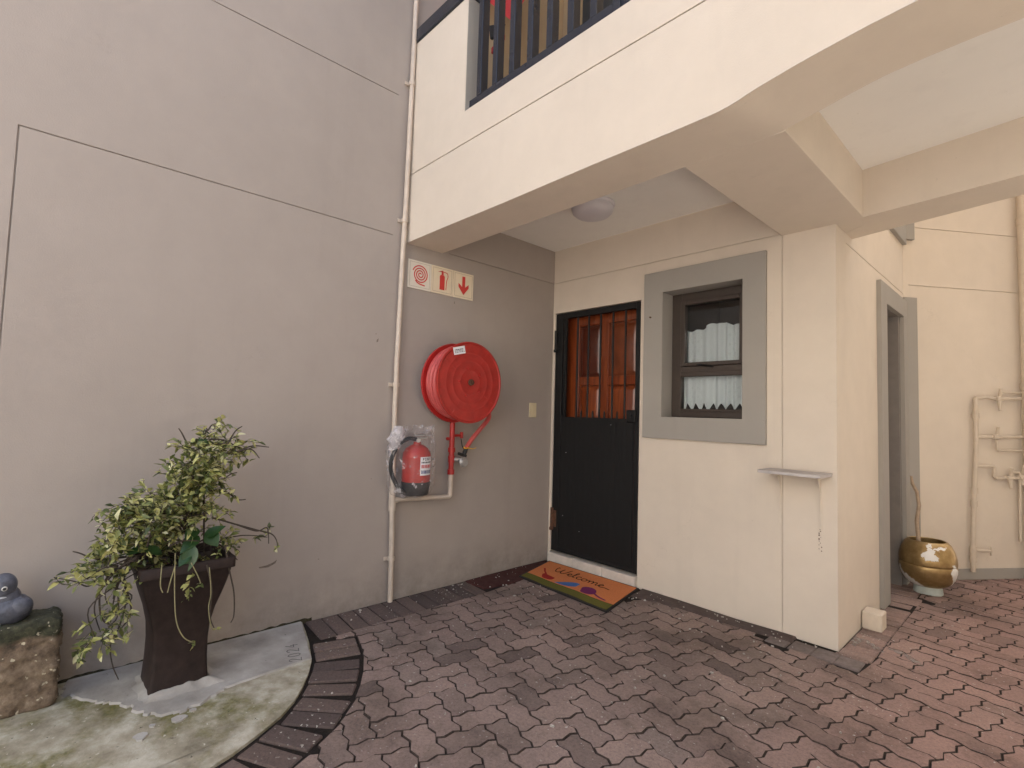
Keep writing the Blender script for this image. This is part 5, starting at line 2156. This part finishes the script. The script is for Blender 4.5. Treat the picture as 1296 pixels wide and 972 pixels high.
def big_leaf(px0, py0, px1, py1, x0, x1, wf_):
    a, b = on_x(px0, py0, x0), on_x(px1, py1, x1)
    d = b - a
    L = d.length
    d.normalize()
    vw = (CAM - a).normalized()
    vw = (vw + Vector((0, 0, .8))).normalized()
    side = d.cross(vw).normalized()
    nr = side.cross(d)
    vs, fs = [], []
    n = 8
    for k in range(n + 1):
        t = k / n
        wv = L * wf_ * math.sin(math.pi * min(1, t ** .75)) * .5 + 1e-4
        c = a + d * L * t - nr * L * .18 * t * t
        vs += [c + side * wv + nr * wv * .3, c, c - side * wv + nr * wv * .3]
    for k in range(n):
        o = 3 * k
        fs += [(o, o + 1, o + 4, o + 3), (o + 1, o + 2, o + 5, o + 4)]
    mb = MB()
    mb.add(vs, fs)
    mb.build('leaf', M_bigleaf, pv)


for args in ((252, 678, 228, 698, .42, .47, .55), (262, 676, 276, 690, .42, .47, .9), (258, 680, 284, 664, .42, .45, .5), (246, 690, 232, 728, .46, .482, .5), (250, 668, 234, 684, .40, .44, .7),
             (252, 556, 264, 572, .36, .38, .7), (205, 700, 180, 692, .42, .45, .5), (190, 690, 160, 700, .40, .44, .45), (240, 700, 226, 716, .45, .48, .7)):
    big_leaf(*args)

# ---- golden pot with bare stick, small cement cube
GX, GY = 2.345, 1.665
gp_ = thing('golden_pot', (GX, GY, 0), 'round golden pot with flaking paint in the far corner', 'pot')
q = MB()
prof_g = [(0.085, 0.055), (0.105, 0.062), (0.135, 0.085), (0.160, 0.125), (0.172, 0.170), (0.175, 0.205), (0.173, 0.214), (0.170, 0.218), (0.173, 0.222), (0.175, 0.232), (0.172, 0.275), (0.160, 0.325), (0.140, 0.365), (0.120, 0.386), (0.113, 0.388), (0.108, 0.384), (0.112, 0.34), (0.125, 0.28)]
q.lathe([(r, z) for r, z in prof_g], (0, 0, 0), 'Z', 48)
q.f.pop()
q.m.pop()
qo = q.build('bowl', M_gold, None)
qo.parent = gp_
qo.rotation_euler = (0, 0, R(285))
q = MB()
q.lathe([(0.088, 0.0), (0.090, 0.006), (0.084, 0.058)], (GX, GY, 0), 'Z', 36)
q.build('foot', M_potbase, gp_)
q = MB()
q.lathe([(0.124, 0.280), (0.06, 0.286), (0.0, 0.288)], (GX, GY, 0), 'Z', 28)
q.f.pop(-1) if False else None
q.build('soil', M_soil, gp_)
sk_ = MB()
sk_.tube([(GX - 0.035, GY - 0.055, 0.288), (GX - 0.05, GY - 0.03, 0.42), (GX - 0.058, GY - 0.02, 0.52), (GX - 0.045, GY + 0.0, 0.64), (GX - 0.06, GY + 0.01, 0.74), (GX - 0.085, GY + 0.0, 0.80), (GX - 0.09, GY + 0.0, 0.855)],
         [0.015, 0.0135, 0.014, 0.0125, 0.012, 0.0115, 0.008], 9)
tag(sk_.build('bare_stick', M_stick), 'bare pale stick standing upright in the golden pot', 'stick')
cbk = MB()
cbk.box((2.186, 0.470, -0.001), (2.290, 0.590, 0.104), 0.006)
tag(cbk.build('cement_cube', simple('cube_paint', (0.60, 0.52, 0.42), 0.7, vary=0.08, bumps=0.2)), 'small cream cement cube on the paving against the passage wall', 'block')

# ---- water pipes on the rear wall
wp = thing('water_pipework', P0 + BE * 0.63 + BN * 0.035, 'cream painted water pipes with stop valves on the rear wall', 'pipes')


def bwp(u, z, off=0.035):
    v = P0 + BE * u + BN * off
    return (v.x, v.y, z)


def rpipe(name, pts, r, nseg=10):
    mb = MB()
    mb.tube([bwp(*p) for p in pts], r, nseg)
    return mb.build(name, M_pipe2, wp)


q = MB()
q.tube([bwp(0.578, 0.07), bwp(0.583, 0.30), bwp(0.603, 0.70), bwp(0.632, 1.10), bwp(0.634, 1.49)], 0.017, 12)
mainp = [(0.07, 0.578), (0.30, 0.583), (0.70, 0.603), (1.10, 0.632), (1.49, 0.634)]


def main_u(z):
    for (z0, u0), (z1, u1) in zip(mainp, mainp[1:]):
        if z <= z1:
            return u0 + (u1 - u0) * (z - z0) / (z1 - z0)
    return mainp[-1][1]


for z in (1.342, 0.725, 0.62, 0.245, 0.17):
    u = main_u(z)
    q.tube([bwp(u, z - .022), bwp(u, z + .022)], 0.024, 12)
q.build('main_pipe', M_pipe2, wp)
rpipe('upper_branch', [(0.634, 1.488), (0.70, 1.492), (0.74, 1.50), (0.80, 1.490), (1.08, 1.497)], 0.013)
rpipe('upper_branch', [(0.875, 1.545), (1.60, 1.552)], 0.008)
rpipe('middle_branch', [(0.634, 1.166), (1.078, 1.176)], 0.0135)
rpipe('middle_branch', [(0.834, 1.16), (0.834, 1.062), (0.842, 1.058), (1.60, 1.068)], 0.010)
rpipe('lower_branch', [(0.625, 0.926), (0.795, 0.928), (0.803, 0.92), (0.803, 0.838), (0.812, 0.83), (1.60, 0.836)], 0.0125)
rpipe('lower_branch', [(0.965, 0.84), (0.965, 0.872), (0.972, 0.879), (1.045, 0.879), (1.052, 0.872), (1.04, 0.306)], 0.010)
for (u, z, h0, h1) in ((0.861, 1.490, -.10, .085), (0.825, 1.171, -.02, .085), (0.947, 0.832, -.085, .085), (1.068, 0.834, -.06, .11)):
    mb = MB()
    mb.tube([bwp(u - .035, z, .037), bwp(u + .035, z, .037)], 0.020, 10)
    mb.tube([bwp(u + .01, z - .005, .037), bwp(u, z + h1, .055)], [0.014, 0.011], 10)
    mb.tube([bwp(u + .005, z, .037), bwp(u - .006, z + h0, .05)], [0.018, 0.010], 10)
    mb.build('valve', M_pipe2, wp)
mb = MB()
mb.tube([bwp(0.580, 0.244), bwp(0.66, 0.243, .05), bwp(0.705, 0.240, .055)], [0.013, 0.015, 0.011], 10)
mb.tube([bwp(0.728, 0.205, .055), bwp(0.728, 0.272, .055)], 0.008, 8)
mb.tube([bwp(0.70, 0.240, .055), bwp(0.728, 0.239, .055)], 0.007, 8)
mb.build('tap', M_pipe2, wp)
dp = MB()
dp.tube([bwp(1.115, 0.0, 0.06), bwp(1.115, 6.5, 0.06)], 0.038, 16)
for z in (1.6, 3.02):
    dp.tube([bwp(1.115, z - .03, 0.06), bwp(1.115, z + .03, 0.06)], 0.045, 16)
tag(dp.build('downpipe', M_pipe2), 'round cream downpipe on the rear wall at the edge of the passage', 'downpipe')
